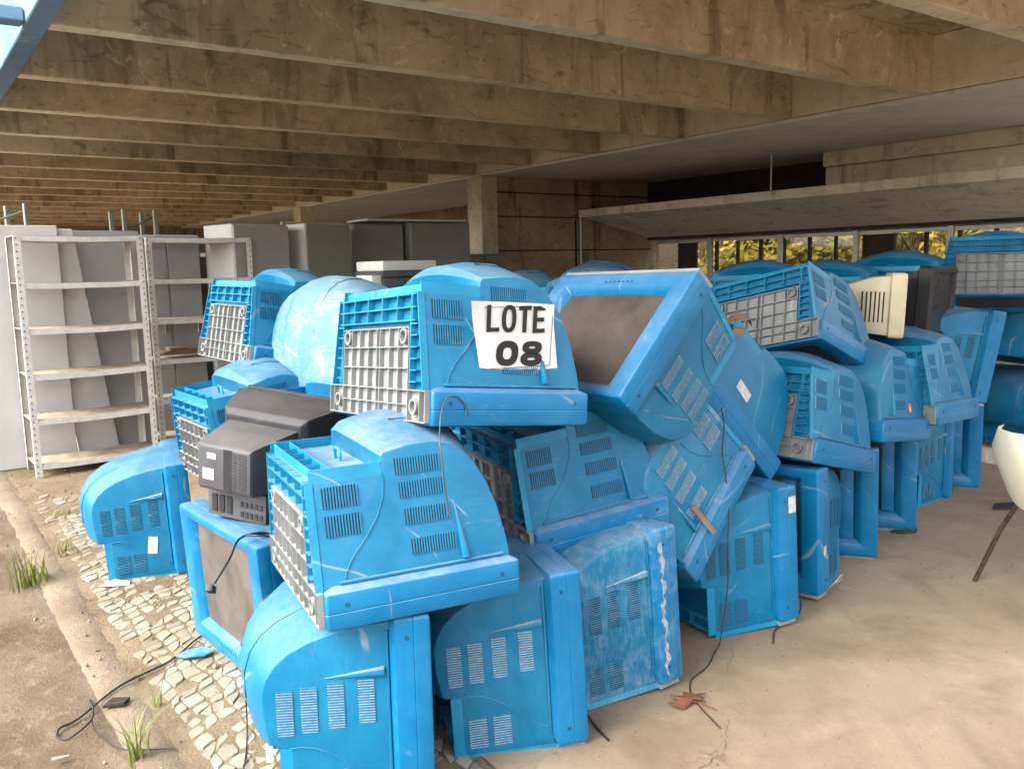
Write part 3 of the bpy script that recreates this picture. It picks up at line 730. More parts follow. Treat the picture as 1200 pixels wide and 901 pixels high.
add('B8', ((-.62, 4.95, .95), up_, (.8, .5, 0)), 'blue television dome between the whitened one and the lot number set', dust=.6, fade=.3)
add('B9', ((.62, 4.02, .0), (-.9, -.4, 0), up_), 'shadowed dark blue television on the floor behind the two middle ones', dust=.2, fade=.0)
add('B10', (tuple(W(3.05, 7.25, .10)), (-.85, -.5, 0), up_), 'blue television standing on the raised floor at the right edge', dust=.3, fade=.1)
add('B11', (tuple(W(3.15, 7.30, .68)), (.2, .1, 1), (-.6, -.7, .1)), 'shaded blue television lying on another at the right edge, below the ribbed base', dust=.6, fade=.1)
add('B12', (tuple(W(2.6, 6.95, 1.68)), up_, (.8, .6, 0)), 'dark blue television top at the extreme upper right of the heap', dust=.2, fade=.0)
# sets that carry the upper layers
for i, (ps, lb) in enumerate([
    (((-1.05, 4.35, 0), (.6, .8, 0), up_), 'blue television on the floor hidden under the left stack'),
    (((-.35, 4.25, 0), (-.8, .5, 0), up_), 'blue television on the floor hidden behind the charcoal set'),
    (((-.95, 4.05, .50), up_, (.7, .7, 0)), 'blue television hidden below the whitened dome'),
    (((.10, 4.55, 0), (.7, .7, 0), up_), 'blue television on the floor hidden deep in the middle of the heap'),
    (((-.28, 3.95, .585), up_, (.8, .6, 0)), 'blue television hidden behind the lot number set in the middle layer'),
    (((.75, 4.55, .585), up_, (.75, .6, 0)), 'blue television hidden behind the slanting one in the middle layer'),
    (((1.30, 5.2, 0), (.4, .9, 0), up_), 'blue television on the floor hidden behind the right row'),
    (((1.55, 5.4, .5), up_, (.7, .7, 0)), 'blue television in the shade of the second row on the right'),
    (((2.45, 5.75, .55), up_, (.7, .7, 0)), 'blue television in the shade below the black monitor'),
    ]):
    add('S%d' % i, ps, lb, dust=.3, fade=.1, full=False)

spk = MB().box((.196, .010, SZ0+.003), (.262, .0225, SZ1-.003)).mesh('speaker_panel', M_BLUE2, 30, .003, 2)
for n_ in ('T20', 'T21', 'T23', 'T24'):
    for sx in (1, -1):
        o = ob('speaker_panel', spk, tvs[n_], Matrix.Identity(4) if sx > 0 else Matrix.Translation((-.458, 0, 0)))
        for k_, v_ in dict(seed=9.1, dust=.4, fade=.1).items(): o[k_] = v_
# stickers and labels on sets (parts of their set)
def sticker(n, s, y, z, w_, h_, mat, rot=0, extra=None):
    b = MB().box((-w_/2, -h_/2, 0), (w_/2, h_/2, .0012), 0)
    if extra: b.box((-w_*.30, -h_*.1, .0011), (w_*.05, h_*.18, .0016), 1)
    o = ob('sticker', b.mesh('sticker', [mat, extra or mat]), tvs[n], side_frame(s, y, z, .002) @ Matrix.Rotation(rot, 4, 'Z'))
    return o
sticker('T12', -1, .205, .165, .046, .090, M_STICK, .15)
sticker('T15', -1, .20, .20, .05, .10, M_STICK, .1)
sticker('T18', 1, .17, .22, .045, .035, M_RED, .2, M_YEL)
sticker('T1', -1, .46, .19, .02, .05, M_STICK)
o = ob('sticker', MB().box((-.02, -.035, 0), (.02, .035, .001)).mesh('sticker', M_STICK), tvs['T4'], Matrix.Translation((-BW-.001, .03, .50)) @ Matrix.Rotation(R(-90), 4, 'Y') @ Matrix.Rotation(R(90), 4, 'Z'))
o = ob('sticker', MB().box((-.02, -.012, 0), (.02, .012, .001)).mesh('sticker', M_STICK), tvs['T24'], Matrix.Translation((BW+.001, .06, .20)) @ Matrix.Rotation(R(90), 4, 'Y'))

rng = random.Random(5); Ls = []
for k in range(34):
    z = .53 - k*.0152; wd = rng.uniform(.002, .014); c_ = .080 + rng.uniform(-.009, .007)
    Ls.append([Vector((-BW-.0008, c_-wd, z)), Vector((-BW-.0008, c_+wd, z))])
o = ob('dried_paint', MB().loops(Ls, closed=False).mesh('dried_paint', M_STREAK), tvs['T3']); o['label'] = 'whitish dried streak along the rim'
# ------------------------------------------------------------------ the lot number sheet
PL = [Vector(p) for p in ((-.122, 2.603, 1.450), (.131, 2.765, 1.427), (.148, 2.801, 1.209), (-.101, 2.640, 1.240))]
ex = (PL[1] - PL[0]).normalized(); ey_ = (PL[0] - PL[3]); nz = ex.cross(ey_).normalized(); ey = nz.cross(ex)
c0 = (PL[0] + PL[1] + PL[2] + PL[3]) / 4
MS = Matrix((ex, ey, nz)).transposed().to_4x4(); MS.translation = c0
sign = empty('paper_sign', MS); tag(sign, 'white paper sheet with bold black lot number taped to a blue television', 'sign')
PLl = [MS.inverted() @ p for p in PL]
def bil(a, c): return PLl[3]*(1-a)*(1-c) + PLl[2]*a*(1-c) + PLl[0]*(1-a)*c + PLl[1]*a*c
b = MB(); n = 10; vs = []
for i in range(n+1):
    for j in range(n+1):
        p = bil(i/n, j/n); p = p + Vector((0, 0, .003*math.sin(3.1*i/n+.4)*math.cos(2.6*j/n) + .003 + (.014*max(0, (i+j)/n-1.75)*4 if i+j > 17 else 0) + (.010*max(0, .25-(i+n-j)/n)*4 if i+n-j < 3 else 0))); vs.append(p)
b.add(vs, [(i*(n+1)+j, (i+1)*(n+1)+j, (i+1)*(n+1)+j+1, i*(n+1)+j+1) for i in range(n) for j in range(n)])
pm = b.mesh('sheet', M_PAPER, 60); 
ob('sheet', pm, sign)
def glyph(ch, w_, h_, st):
    """heavy block letter with its foot at the origin"""
    b = MB(); z0, z1 = 0.0, 0.0005; sh = st*0.86
    def bx(x0, y0, x1, y1): b.box((x0, y0, z0), (x1, y1, z1))
    def ring(cx, cy, rx_, ry_, ix, iy, n=28):
        f = lambda rx2, ry2, z: [Vector((cx + rx2*math.copysign(abs(math.cos(2*math.pi*k/n))**.82, math.cos(2*math.pi*k/n)), cy + ry2*math.copysign(abs(math.sin(2*math.pi*k/n))**.82, math.sin(2*math.pi*k/n)), z)) for k in range(n)]
        b.loops([f(ix, iy, z0), f(ix, iy, z1), f(rx_, ry_, z1), f(rx_, ry_, z0)])
    if ch == 'L': bx(0, 0, st, h_); bx(st, 0, w_, sh)
    if ch == 'T': bx(0, h_-sh, w_, h_); bx(w_/2-st/2, 0, w_/2+st/2, h_-sh)
    if ch == 'E': bx(0, 0, st, h_); bx(st, 0, w_, sh); bx(st, h_-sh, w_, h_); bx(st, h_/2-sh/2, w_*.92, h_/2+sh/2)
    if ch in 'O0': ring(w_/2, h_/2, w_/2, h_/2+.001, w_/2-st, h_/2-sh*.95)
    if ch == '8': ring(w_/2, h_*.275, w_/2, h_*.285, w_/2-st*1.02, h_*.285-sh*.85); ring(w_/2, h_*.745, w_*.45, h_*.265, w_*.45-st*.98, h_*.265-sh*.80)
    return b.mesh('letter', M_INK, recalc=True)
def word(s_, x0, y0, w_, h_, st, gap, shear):
    x = x0
    for c in s_:
        M_ = Matrix.Translation((x, y0, .0072)) @ Matrix(((1, shear, 0, 0), (0, 1, 0, 0), (0, 0, 1, 0), (0, 0, 0, 1)))
        ww = w_ * (1.15 if c in 'O' else 1.0); ob('letter', glyph(c, ww, h_, st), sign, M_); x += ww + gap
bd = MB(); hx, hy = .128, .096
for a_, b_ in (((-hx, hy-.002), (hx, hy)), ((-hx, -hy), (hx, -hy+.002)), ((hx-.002, -hy+.0025), (hx, hy-.0025))): bd.box((a_[0], a_[1], 0), (b_[0], b_[1], .0004))
ob('border', bd.mesh('border', M_CHAR2), sign, Matrix.Translation((.006, -.002, .0070)) @ Matrix(((1, -.10, 0, 0), (0, 1, 0, 0), (0, 0, 1, 0), (0, 0, 0, 1))))
word('LOTE', -.112, .012, .046, .083, .0150, .0085, -.12)
word('08', -.070, -.092, .082, .078, .0250, .010, .0)

# ================================================================== OTHER DISCARDED SETS
def set_props(o, **k):
    for a, v_ in k.items(): o[a] = v_
def rbox(x0, x1, y0, y1, z0, z1, r_=.012): 
    return MB().box((x0, y0, z0), (x1, y1, z1)).mesh('box', M_CHAR, 40, r_, 3)
# charcoal tube television, back towards the cobbles
ch = empty('television', axes((-.935, 3.63, .605), (-.36, -.93, -.04), (0.10, -.05, 1)))
tag(ch, 'dusty charcoal tube television with jack panel and two white labels, on the left', 'television')
pr = dict(seed=77.0, dust=.55, fade=0.0, screen_dust=.3)
def cpart(name, b, mats, bev=.008, par=ch, sm=35):
    o = ob(name, b.mesh(name, mats, sm, bev, 2), par); set_props(o, **pr); return o
cab = MB()
cab.loops([[Vector((x*hx, y, z0 if zz == 0 else z1)) for x, zz in ((-1,0),(1,0),(1,1),(-1,1))] for y, hx, z0, z1 in ((0.0, .25, 0, .43), (.06, .255, -.0, .435), (.10, .245, .0, .42), (.22, .20, .005, .40), (.24, .175, .01, .375))], cap0=True, cap1=True)
cpart('cabinet', cab, M_CHAR, .006)
hump = MB(); hump.loops([[Vector((x*hx, y, z0 if zz == 0 else z1)) for x, zz in ((-1,0),(1,0),(1,1),(-1,1))] for y, hx, z0, z1 in ((.235, .165, .13, .355), (.46, .125, .14, .325), (.475, .118, .15, .315))], cap0=True, cap1=True)
hp = cpart('rear_hump', hump, M_CHAR2, .008)
jack = MB().box((-.135, .235, .012), (.135, .40, .128)); jp = cpart('jack_panel', jack, M_CHAR2, .004)
jb = MB()
for r_ in range(2):
    for c in range(5): jb.box((-.12 + c*.022, .399, .028 + r_*.04), (-.108 + c*.022, .403, .050 + r_*.04))
for c in range(3):
    jb.box((.02+c*.035, .399, .03), (.043+c*.035, .404, .10))
cpart('jacks', jb, M_BLACK, 0, jp)
vb = MB()
for c in range(18):
    vb.box((-.105, .474, .155 + c*.0085), (-.068, .4765, .159 + c*.0085)); vb.box((-.062, .474, .155 + c*.0085), (-.040, .4765, .159 + c*.0085))
cpart('vent_slots', vb, M_BLACK, 0, hp)
cpart('dark_band', MB().box((-.036, .4735, .152), (.0, .4762, .313)), M_CHAR, 0, hp)
for (x0, x1, z0, z1) in ((.035, .075, .268, .290), (.045, .095, .185, .228)): cpart('label_sticker', MB().box((x0, .4735, z0), (x1, .4766, z1)), M_STICK, 0, hp)
vb = MB()
for c in range(16): vb.box((-.2535+.0, .012+c*.0058, .10), (-.2515, .015+c*.0058, .40))
cpart('screen_bezel', MB().box((-.262, -.025, -.004), (.262, .001, .438)), M_CHAR, .010)
# power cord and plug hanging from it
# beige monitor and black monitor on the right heap
bm_ = empty('monitor', axes((2.22, 4.93, 1.10), (-.95, .32, 0.04), (.05, 0, 1)))
tag(bm_, 'beige tube computer monitor with vertical vent slots on the right heap', 'monitor')
pr = dict(seed=31.0, dust=.3, fade=0.0, screen_dust=.3)
b = MB(); b.loops([[Vector((x*hx, y, z0 if zz == 0 else z1)) for x, zz in ((-1,0),(1,0),(1,1),(-1,1))] for y, hx, z0, z1 in ((.075, .185, .012, .345), (.17, .175, .02, .335), (.36, .13, .04, .27), (.38, .12, .05, .25))], cap0=True, cap1=True)
cpart('housing', b, M_BEIGE, .010, bm_)
L = [rrect(.20 - i_, i_, .36 - i_, .022, y, 4) for i_, y in ((.02, .09), (0, .08), (0, .012), (.008, .002), (.02, 0))] + [rrect(.165, .05, .325, .01, .004, 4), rrect(.16, .055, .32, .01, .02, 4)]
cpart('bezel', MB().loops(L), M_BEIGE, 0, bm_); cpart('screen', MB().box((-.165, .018, .05), (.165, .024, .325)), M_SCREEN, 0, bm_)
for s in (-1, 1):
    for k in range(6):
        t_ = Vector((-s*.105, 1, 0)).normalized(); y = .115 + k*.022
        o = ob('vent_slot', MB().box((-.004, -.085, -.002), (.004, .085, .0015)).mesh('vent_slot', M_DARK), bm_)
        m_ = Matrix((t_, eZ, Vector((s, .105, 0)).normalized())).transposed().to_4x4(); m_.translation = Vector((s*(.183-.105*(y-.08)), y, .17)); o.matrix_local = m_
bk = empty('monitor', axes((2.62, 5.28, 1.03), (-.75, .66, 0.05), (.03, 0, 1)))
tag(bk, 'black tube monitor in the shade right of the beige one', 'monitor')
pr = dict(seed=35.0, dust=.25, fade=0.0, screen_dust=.1)
b = MB(); b.loops([[Vector((x*hx, y, z0 if zz == 0 else z1)) for x, zz in ((-1,0),(1,0),(1,1),(-1,1))] for y, hx, z0, z1 in ((.075, .24, .012, .43), (.17, .23, .02, .42), (.40, .15, .04, .32), (.42, .13, .05, .30))], cap0=True, cap1=True)
cpart('housing', b, M_CHAR, .012, bk)
L = [rrect(.26 - i_, i_, .46 - i_, .022, y, 4) for i_, y in ((.02, .09), (0, .08), (0, .012), (.008, .002), (.02, 0))] + [rrect(.215, .06, .42, .01, .004, 4), rrect(.21, .065, .415, .01, .02, 4)]
cpart('bezel', MB().loops(L), M_CHAR, 0, bk); cpart('screen', MB().box((-.215, .018, .06), (.215, .024, .42)), M_SCREEN, 0, bk)

# copier with a lit display panel and a plain carton in front of the cabinets
cp = empty('copier', axes(tuple(W(6.15, 3.45, 1.06)), tuple(eA), (0, 0, 1))); tag(cp, 'grey office copier with paper trays in front of the dark cabinets', 'copier')
pr = dict(seed=12.0, dust=.4, fade=0.0, screen_dust=.3)
cpart('body', MB().box((-.28, 0, 0), (.28, .5, .42)), M_CHAR2, .015, cp)
cpart('lid', MB().box((-.27, .02, .47), (.22, .5, .55)), M_WHITEP, .015, cp); cpart('scanner', MB().box((-.29, -.01, .422), (.29, .5, .468)), M_CHAR2, .008, cp)
cpart('tray_slot', MB().box((-.10, -.012, .30), (.25, .001, .38)), M_BLACK, 0, cp); cpart('tray_slot', MB().box((-.10, -.012, .18), (.25, .001, .24)), M_BLACK, 0, cp)
cpart('side_cover', MB().box((-.37, .02, .22), (-.283, .30, .44)), M_WHITEP, .01, cp)
bxo = ob('storage_box', MB().box((-.25, 0, 0), (.25, .4, .26)).mesh('storage_box', M_BEIGE, 40, .012, 2), None, axes(tuple(W(6.55, 4.35, 1.25)), tuple(eA), (0, 0, 1)))
set_props(bxo, **pr); tag(bxo, 'pale beige box behind the heap beside the column', 'box')

# ================================================================== SHELVES, CABINETS AND PANELS
def shelf_unit(name, uv0, w_, d_, h_, nsh, rotz, label, sag=.006):
    e = empty(name, Matrix.Translation(W(*uv0)) @ BM @ Matrix.Rotation(rotz, 4, 'Z')); tag(e, label, 'shelf', 'open steel shelving units')
    for x in (0, w_):
        for y in (0, d_):
            sx = 1 if x == 0 else -1; sy = 1 if y == 0 else -1
            b = MB().box((min(x, x+sx*.048), min(y, y+sy*.0025), 0), (max(x, x+sx*.048), max(y, y+sy*.0025), h_)).box((min(x, x+sx*.0025), min(y+sy*.0026, y+sy*.034), 0), (max(x, x+sx*.0025), max(y+sy*.0026, y+sy*.034), h_))
            p = ob('post', b.mesh('post', M_STEEL), e)
            hb = MB()
            for k in range(int(h_/.05)): hb.box((x+sx*.013, y-sy*.0008-.0006, .03+k*.05), (x+sx*.021, y-sy*.0008+.0006, .042+k*.05))
            ob('bolt_holes', hb.mesh('bolt_holes', M_SLOT), p)
    for k in range(nsh):
        z = .06 + (h_-.10) * k/(nsh-1)
        if k == nsh-1: z = h_-.032
        tl = random.uniform(-.006, .006); n = 8; vs = []; 
        L = []
        for i in range(n+1):
            x = .004 + (w_-.008)*i/n; s_ = -sag*(1-(2*i/n-1)**2) * random.uniform(.8, 1.2) + tl*(i/n-.5)
            L.append([Vector((x, .004, z+s_)), Vector((x, .004, z+.040+s_)), Vector((x, d_-.004, z+.040+s_)), Vector((x, d_-.004, z+s_)), Vector((x, d_-.008, z+s_)), Vector((x, d_-.008, z+.036+s_)), Vector((x, .008, z+.036+s_)), Vector((x, .008, z+s_))])
        b = MB().loops(L, cap0=True, cap1=True)
        sh = ob('shelf_board', b.mesh('shelf_board', M_STEEL, 30), e)
        dv = MB().loops([[l[1] + Vector((0, .006, .001)), l[1] + Vector((0, .006, .002)), l[2] + Vector((0, -.004, .002)), l[2] + Vector((0, -.004, .001))] for l in L], cap0=True, cap1=True)
        ob('shelf_dust', dv.mesh('shelf_dust', M_STEELD, 30), sh)
    return e
shelf_unit('steel_shelf', (7.50, 0.80), .92, .42, 1.85, 6, 0.03, 'tall pale grey steel shelving unit at the left, six empty boards', .010)
shelf_unit('steel_shelf', (7.95, 1.84), .92, .40, 1.85, 6, 0.0, 'second grey steel shelving unit partly behind the top left television', .006)
def panel(label, u, v0, v1, z0, z1, mat, lean=0.0, skew=0.0, th=.03, name='metal_panel', cat='panel'):
    e = ob(name, MB().loops([[W(u-dz*lean+t_, v + skew*(z-z0), z) for v, z, dz in ((v0, z0, 0), (v1, z0, 0), (v1, z1, -(z1-z0)), (v0, z1, -(z1-z0)))] for t_ in (0, th)], cap0=True, cap1=True).mesh(name, mat, None, .003))
    return tag(e, label, cat)
panel('large pale grey metal panel standing left of the shelves', 7.98, 0.30, 1.17, 0.0, 1.955, M_SHEETW)
pl = panel('pale sheet leaning slantwise behind the left steel shelves', 8.02, 1.20, 1.52, 0.0, 1.93, M_SHEETW, skew=-.12)
panel('grey metal sheet standing behind the middle of the left shelves', 8.10, 1.22, 1.82, 0.0, 1.92, M_SHEET)
def cabinet(label, u, v0, v1, dep, z1, mat, side, gap=0.5, doors=2, tilt=0.0):
    e = empty('steel_cabinet', Matrix.Translation(W(u, v0, 0)) @ BM @ Matrix.Rotation(tilt, 4, 'Z')); tag(e, label, 'cabinet', 'steel cabinets stored behind the heap')
    w_ = v1 - v0
    ob('carcass', MB().box((0, .022, 0), (w_, dep, z1)).mesh('carcass', side, None, .006), e)
    for k in range(doors):
        x0 = .006 + k*(w_-.006)/doors; x1 = (k+1)*(w_-.006)/doors - (.006 if k < doors-1 else 0)
        dr = ob('door', MB().box((x0, 0, .04), (x1, .020, z1-.012)).mesh('door', mat, None, .003), e)
        ob('handle', MB().box((x1-.06, -.016, z1*.52), (x1-.045, -.0005, z1*.52+.09)).mesh('handle', M_STEELD), dr)
    return e
cabinet('grey steel cabinet directly behind the second shelving unit', 8.40, 1.83, 2.42, .45, 1.90, M_SHEET, M_SHEETW, doors=2)
cabinet('light grey cabinet with side coloured as lit, just right of the second shelves', 7.95, 2.60, 3.20, .5, 1.985, M_SHEET, M_SHEETW, doors=1, tilt=R(14))  # carcass paler than the door: light on its side is coloured in
cabinet('olive grey cabinet right of the light grey one', 8.05, 3.34, 3.88, .5, 2.00, M_SHEETG, M_SHEETW, doors=1, tilt=R(14))  # pale carcass again carries the lit side as colour
cabinet('narrow dark grey cabinet right of the olive one', 8.45, 4.02, 4.62, .5, 2.02, M_SHEETD, M_SHEETD, doors=1)
cabinet('dark cabinet with a pale top sheet, next to the column', 8.35, 4.66, 5.42, .5, 2.04, M_SHEETD, M_SHEETG, doors=1)
cabinet('lower dark cabinet closest to the concrete column', 9.0, 5.75, 6.35, .5, 1.70, M_SHEETD, M_SHEETD, doors=2)
panel('thin pale sheet lying across the dark cabinet tops', 8.25, 4.1, 5.3, 2.045, 2.065, M_SHEETW, th=.5)
# upturned table frames on the cabinets
def frame(label, u, v, z, w_, d_, h_, rot, bar=True):
    M_ = Matrix.Translation(W(u, v, z)) @ BM @ Matrix.Rotation(rot, 4, 'Z'); e = empty('table_frame', M_); tag(e, label, 'table frame', 'upturned table frames')
    for x in (0, w_):
        for y in (0, d_): ob('leg', MB().box((x-.02, y-.02, .03), (x+.02, y+.02, h_)).mesh('leg', M_SHEETG, None, .003), e)
    ob('top_rail', MB().box((-.04, -.04, 0), (w_+.04, d_+.04, .028)).mesh('top_rail', M_SHEETW), e)
    if bar: ob('brace', MB().tube([(-.0, .0, h_*.55), (w_, d_*.2, h_*.85)], .012, 6).mesh('brace', M_SHEETG), e)
    return e
frame('upturned table frame with four legs on the panels behind the left shelves', 9.2, 1.95, 1.72, .30, .4, .46, .1)
frame('bent table frame poking up at the far left above the pale panel', 9.3, .75, 1.75, .4, .4, .48, .3)
for i, (u, v0, v1, z, mt, lb) in enumerate(((9.0, .5, 1.6, 1.70, M_SHEET, 'grey cabinet row behind the large pale panel'), (9.0, 1.65, 2.9, 1.71, M_SHEETD, 'grey cabinet row behind the second shelving unit'), (10.1, 3.2, 5.6, 1.79, M_SHEETD, 'low dark cabinet row deep behind the olive cabinet'))):
    cabinet(lb, u, v0, v1, 1.0, z, mt, mt, doors=2)

# ================================================================== CHAIR
chair = empty('chair', Matrix.Translation((2.41, 3.75, 0)) @ Matrix.Rotation(R(-92), 4, 'Z')); tag(chair, 'cream moulded shell chair with rusty legs at the right edge', 'chair')
# seat shell: grid in (s across, t from seat front over the back), local +y is forward
NS, NTt = 14, 18
def shell(s, t):
    if t < .5:
        k = t/.5; y = .24 - .36*k; z = .44 - .03*math.sin(k*math.pi*.8) + .015*(1-k); w_ = .215 + .01*k
    else:
        k = (t-.5)/.5; y = -.12 - .12*math.sin(k*1.3); z = .44 - .018 + .36*(k**1.15); w_ = .225 * (1 - .93*max(0, k-.55)**2 / .2025 * .42)
    curl = abs(s)**2.6
    arm = math.exp(-((t-.55)/.22)**2)
    return Vector((s*w_*(1+.10*arm), y + (.10 if t > .5 else .0)*curl*(t-.5)*1.4, z + curl*(.05*(1 if t < .6 else max(0, 1-(t-.6)/.3)) + .12*arm)))
def shell_grid(off):
    return [[shell(-1+2*i/NS, j/NTt) + Vector((0, off*(.3 if j < NTt/2 else -1), -off*(1 if j < NTt*.55 else .2))) for i in range(NS+1)] for j in range(NTt+1)]
g1, g2 = shell_grid(0), shell_grid(.008)
b = MB(); b.loops(g1, closed=False); b.loops(g2, closed=False)
n0 = (NS+1)*(NTt+1)
def idx(g, j, i): return g*n0 + j*(NS+1) + i
for i in range(NS):
    for j in (0, NTt): b.f.append([idx(0,j,i), idx(0,j,i+1), idx(1,j,i+1), idx(1,j,i)]); b.m.append(0)
for j in range(NTt):
    for i in (0, NS): b.f.append([idx(0,j,i), idx(0,j+1,i), idx(1,j+1,i), idx(1,j,i)]); b.m.append(0)
ob('seat_shell', b.mesh('seat_shell', M_CREAM, 50), chair)
for sx in (-1, 1):
    for sy in (-1, 1):
        ob('leg', MB().tube([(sx*.12, sy*.09, .425), (sx*.17, sy*.14, .28), (sx*.235, sy*.215, 0)], .011, 8).mesh('leg', M_RUST, 40), chair)
ob('cross_bar', MB().tube([(-.12, .09, .423), (.12, .09, .423)], .010, 6).tube([(-.12, -.09, .423), (.12, -.09, .423)], .010, 6).mesh('cross_bar', M_RUST, 40), chair)

# ================================================================== SMALL THINGS
def cable(pts, r_, label, mat=M_BLACK, name='cable', sub=6):
    P_ = [Vector(p) for p in pts]; out = []
    for i in range(len(P_)-1):
        p0, p1, p2, p3 = P_[max(0,i-1)], P_[i], P_[i+1], P_[min(len(P_)-1,i+2)]
        for k in range(sub):
            t = k/sub; out.append(.5*((2*p1)+(p2-p0)*t+(2*p0-5*p1+4*p2-p3)*t*t+(3*p1-p0-3*p2+p3)*t**3))
    out.append(P_[-1])
    return tag(ob(name, MB().tube(out, r_, 6).mesh(name, mat, 60)), label, 'cable')
G = -0.018
pc = cable([(-.93, 3.28, .66), (-.925, 3.18, .612), (-.90, 3.08, .60), (-.97, 3.02, .612), (-.915, 2.98, .62), (-.86, 3.02, .605), (-.91, 3.05, .612), (-.985, 3.00, .606), (-1.00, 2.92, .56), (-1.03, 2.84, .50)], .0042, 'coiled black power cord with plug hanging over the front left television', name='power_cord')
pc['category'] = 'cord'
ob('plug', MB().box((-.012, -.012, -.022), (.012, .012, .022)).mesh('plug', M_BLACK, 30, .004, 2), pc, Matrix.Translation((-1.038, 2.825, .485)) @ Matrix.Rotation(R(55), 4, 'X'))
cable([(-1.59, 2.79, G), (-1.60, 2.83, G+.01), (-1.57, 2.90, G+.006), (-1.51, 3.10, .008), (-1.40, 3.31, .006), (-1.37, 3.50, .006), (-1.33, 3.62, .006)], .0042, 'thick black cable running from the dirt over the cobbles to the televisions')
cable([(-1.59, 2.79, G), (-1.54, 2.77, G+.004), (-1.50, 2.84, .006), (-1.53, 2.93, .004), (-1.60, 3.04, G+.004)], .0034, 'loop of black cable lying across the kerb')
cable([(-1.54, 2.95, .006), (-1.48, 2.82, .006), (-1.41, 2.74, .006), (-1.30, 2.66, .006), (-1.13, 2.66, .006)], .0026, 'thin dark cable end curling over the cobbles by the grass blades')
cable([(-.94, 2.80, .30), (-.93, 2.78, .12), (-.92, 2.74, .006), (-.87, 2.54, .006), (-.85, 2.40, .006)], .0025, 'thin grey wire hanging from the nearest television to the cobbles', M_DARK)
cable([(.84, 3.435, .964), (.85, 3.43, .888), (.838, 3.405, .789), (.851, 3.395, .685), (.859, 3.375, .547), (.85, 3.352, .414), (.858, 3.37, .26), (.841, 3.355, .125), (.819, 3.335, .02), (.79, 3.29, .006), (.73, 3.16, .006), (.64, 3.04, .006), (.625, 2.90, .006), (.67, 2.71, .006)], .0026, 'thin brown cord hanging down the heap and out over the floor to the leaf', M_RUST)
cable([(.23, 2.80, .02), (.25, 2.76, .006), (.27, 2.70, .006), (.29, 2.65, .006)], .004, 'short dark cord end with frayed tip by the second front television')
cable([(1.25, 3.66, .10), (1.24, 3.62, .03), (1.17, 3.55, .006), (1.09, 3.48, .006), (1.04, 3.35, .006)], .0035, 'short black cord slipping out under the labelled television')
cable([(-.139, 2.543, 1.109), (-.141, 2.545, 1.142), (-.165, 2.528, 1.172), (-.191, 2.511, 1.171), (-.206, 2.498, 1.138), (-.212, 2.480, 1.093), (-.208, 2.41, 1.059), (-.201, 2.396, .995), (-.199, 2.404, .931), (-.192, 2.415, .877), (-.191, 2.420, .84)], .0024, 'thin dark wire hanging from the lot number television onto the one below', M_CHAR2)
cable([(1.47, 3.92, .004), (1.50, 3.90, .05), (1.54, 3.93, .07), (1.56, 3.98, .03), (1.52, 3.99, .004)], .002, 'thin pale wire loop on the floor at the foot of the shaded televisions', M_STICK)
# dry curled leaf with pointed lobes
b = MB(); ring = [(0, .0), (.05, .022), (.10, .012), (.075, .035), (.13, .06), (.07, .062), (.055, .10), (.035, .07), (-.01, .085), (.008, .048), (-.045, .035)]
Lc = Vector((.03, .04, .02)); vs = [Vector((x, y, .004 + .018*abs(math.sin(i*1.7)))) for i, (x, y) in enumerate(ring)] + [Lc]
b.add(vs, [(i, (i+1) % len(ring), len(ring)) for i in range(len(ring))]); b.add([v + Vector((0, 0, -.0012)) for v in vs], [((i+1) % len(ring), i, len(ring)) for i in range(len(ring))])
b.tube([(.03, .04, .019), (.07, 0, .012), (.10, -.05, .006)], .002, 5)
tag(ob('dry_leaf', b.mesh('dry_leaf', M_LEAFD, None, recalc=False), None, Matrix.Translation((.575, 2.835, .002)) @ Matrix.Rotation(R(20), 4, 'Z')), 'reddish brown dry leaf lying on the floor beside the brown cord', 'leaf')
def scrap(name, loc, pts, th, mat, label, cat, rot=(0, 0, 0)):
    n_ = len(pts); b = MB(); b.loops([[Vector((x, y, z + (.004*math.sin(i*2.1)))) for i, (x, y) in enumerate(pts)] for z in (0, th)], cap0=True, cap1=True)
    return tag(ob(name, b.mesh(name, mat), None, Matrix.Translation(loc) @ Matrix.Rotation(rot[2], 4, 'Z') @ Matrix.Rotation(rot[0], 4, 'X')), label, cat)
scrap('plastic_shard', (-1.33, 3.36, .012), [(-.06, -.015), (-.02, -.04), (.05, -.03), (.09, .0), (.04, .03), (-.03, .025)], .006, M_TEAL, 'broken piece of pale blue plastic lying on the cobbles', 'shard', (.1, 0, .2))
D.objects['plastic_shard']['dust'] = .5; D.objects['plastic_shard']['fade'] = 1.0; D.objects['plastic_shard']['seed'] = 4.0
scrap('paper_scrap', (-2.03, 4.20, .006), [(-.07, -.02), (.0, -.035), (.08, -.02), (.07, .02), (-.01, .04)], .002, M_STICK, 'scrap of white paper lying below the left television', 'scrap', (.12, 0, .1))
scrap('dark_chip', (-1.47, 2.97, .004), [(-.04, -.02), (.03, -.03), (.05, .02), (-.01, .035)], .010, M_DARK, 'dark flat chip lying on the kerb beside the cable', 'chip', (0, 0, .4))
scrap('yellow_scrap', (-1.63, 2.98, -.026), [(-.02, -.008), (.02, -.012), (.022, .01), (-.015, .012)], .004, M_YEL, 'tiny yellow scrap on the dirt beside the cable', 'scrap')
scrap('white_scrap', (-1.50, 2.64, -.006), [(-.025, -.006), (.025, -.008), (.025, .006), (-.025, .008)], .003, M_STICK, 'small white scrap at the lower edge of the kerb', 'scrap', (0, 0, .5))
scrap('black_rag', (3.06, 5.23, .002), [(-.14, -.05), (-.06, -.08), (.05, -.05), (.14, -.06), (.12, .03), (.03, .07), (-.05, .04)], .008, M_BLACK, 'black rag lying on the floor behind the chair', 'rag', (0, 0, .2))
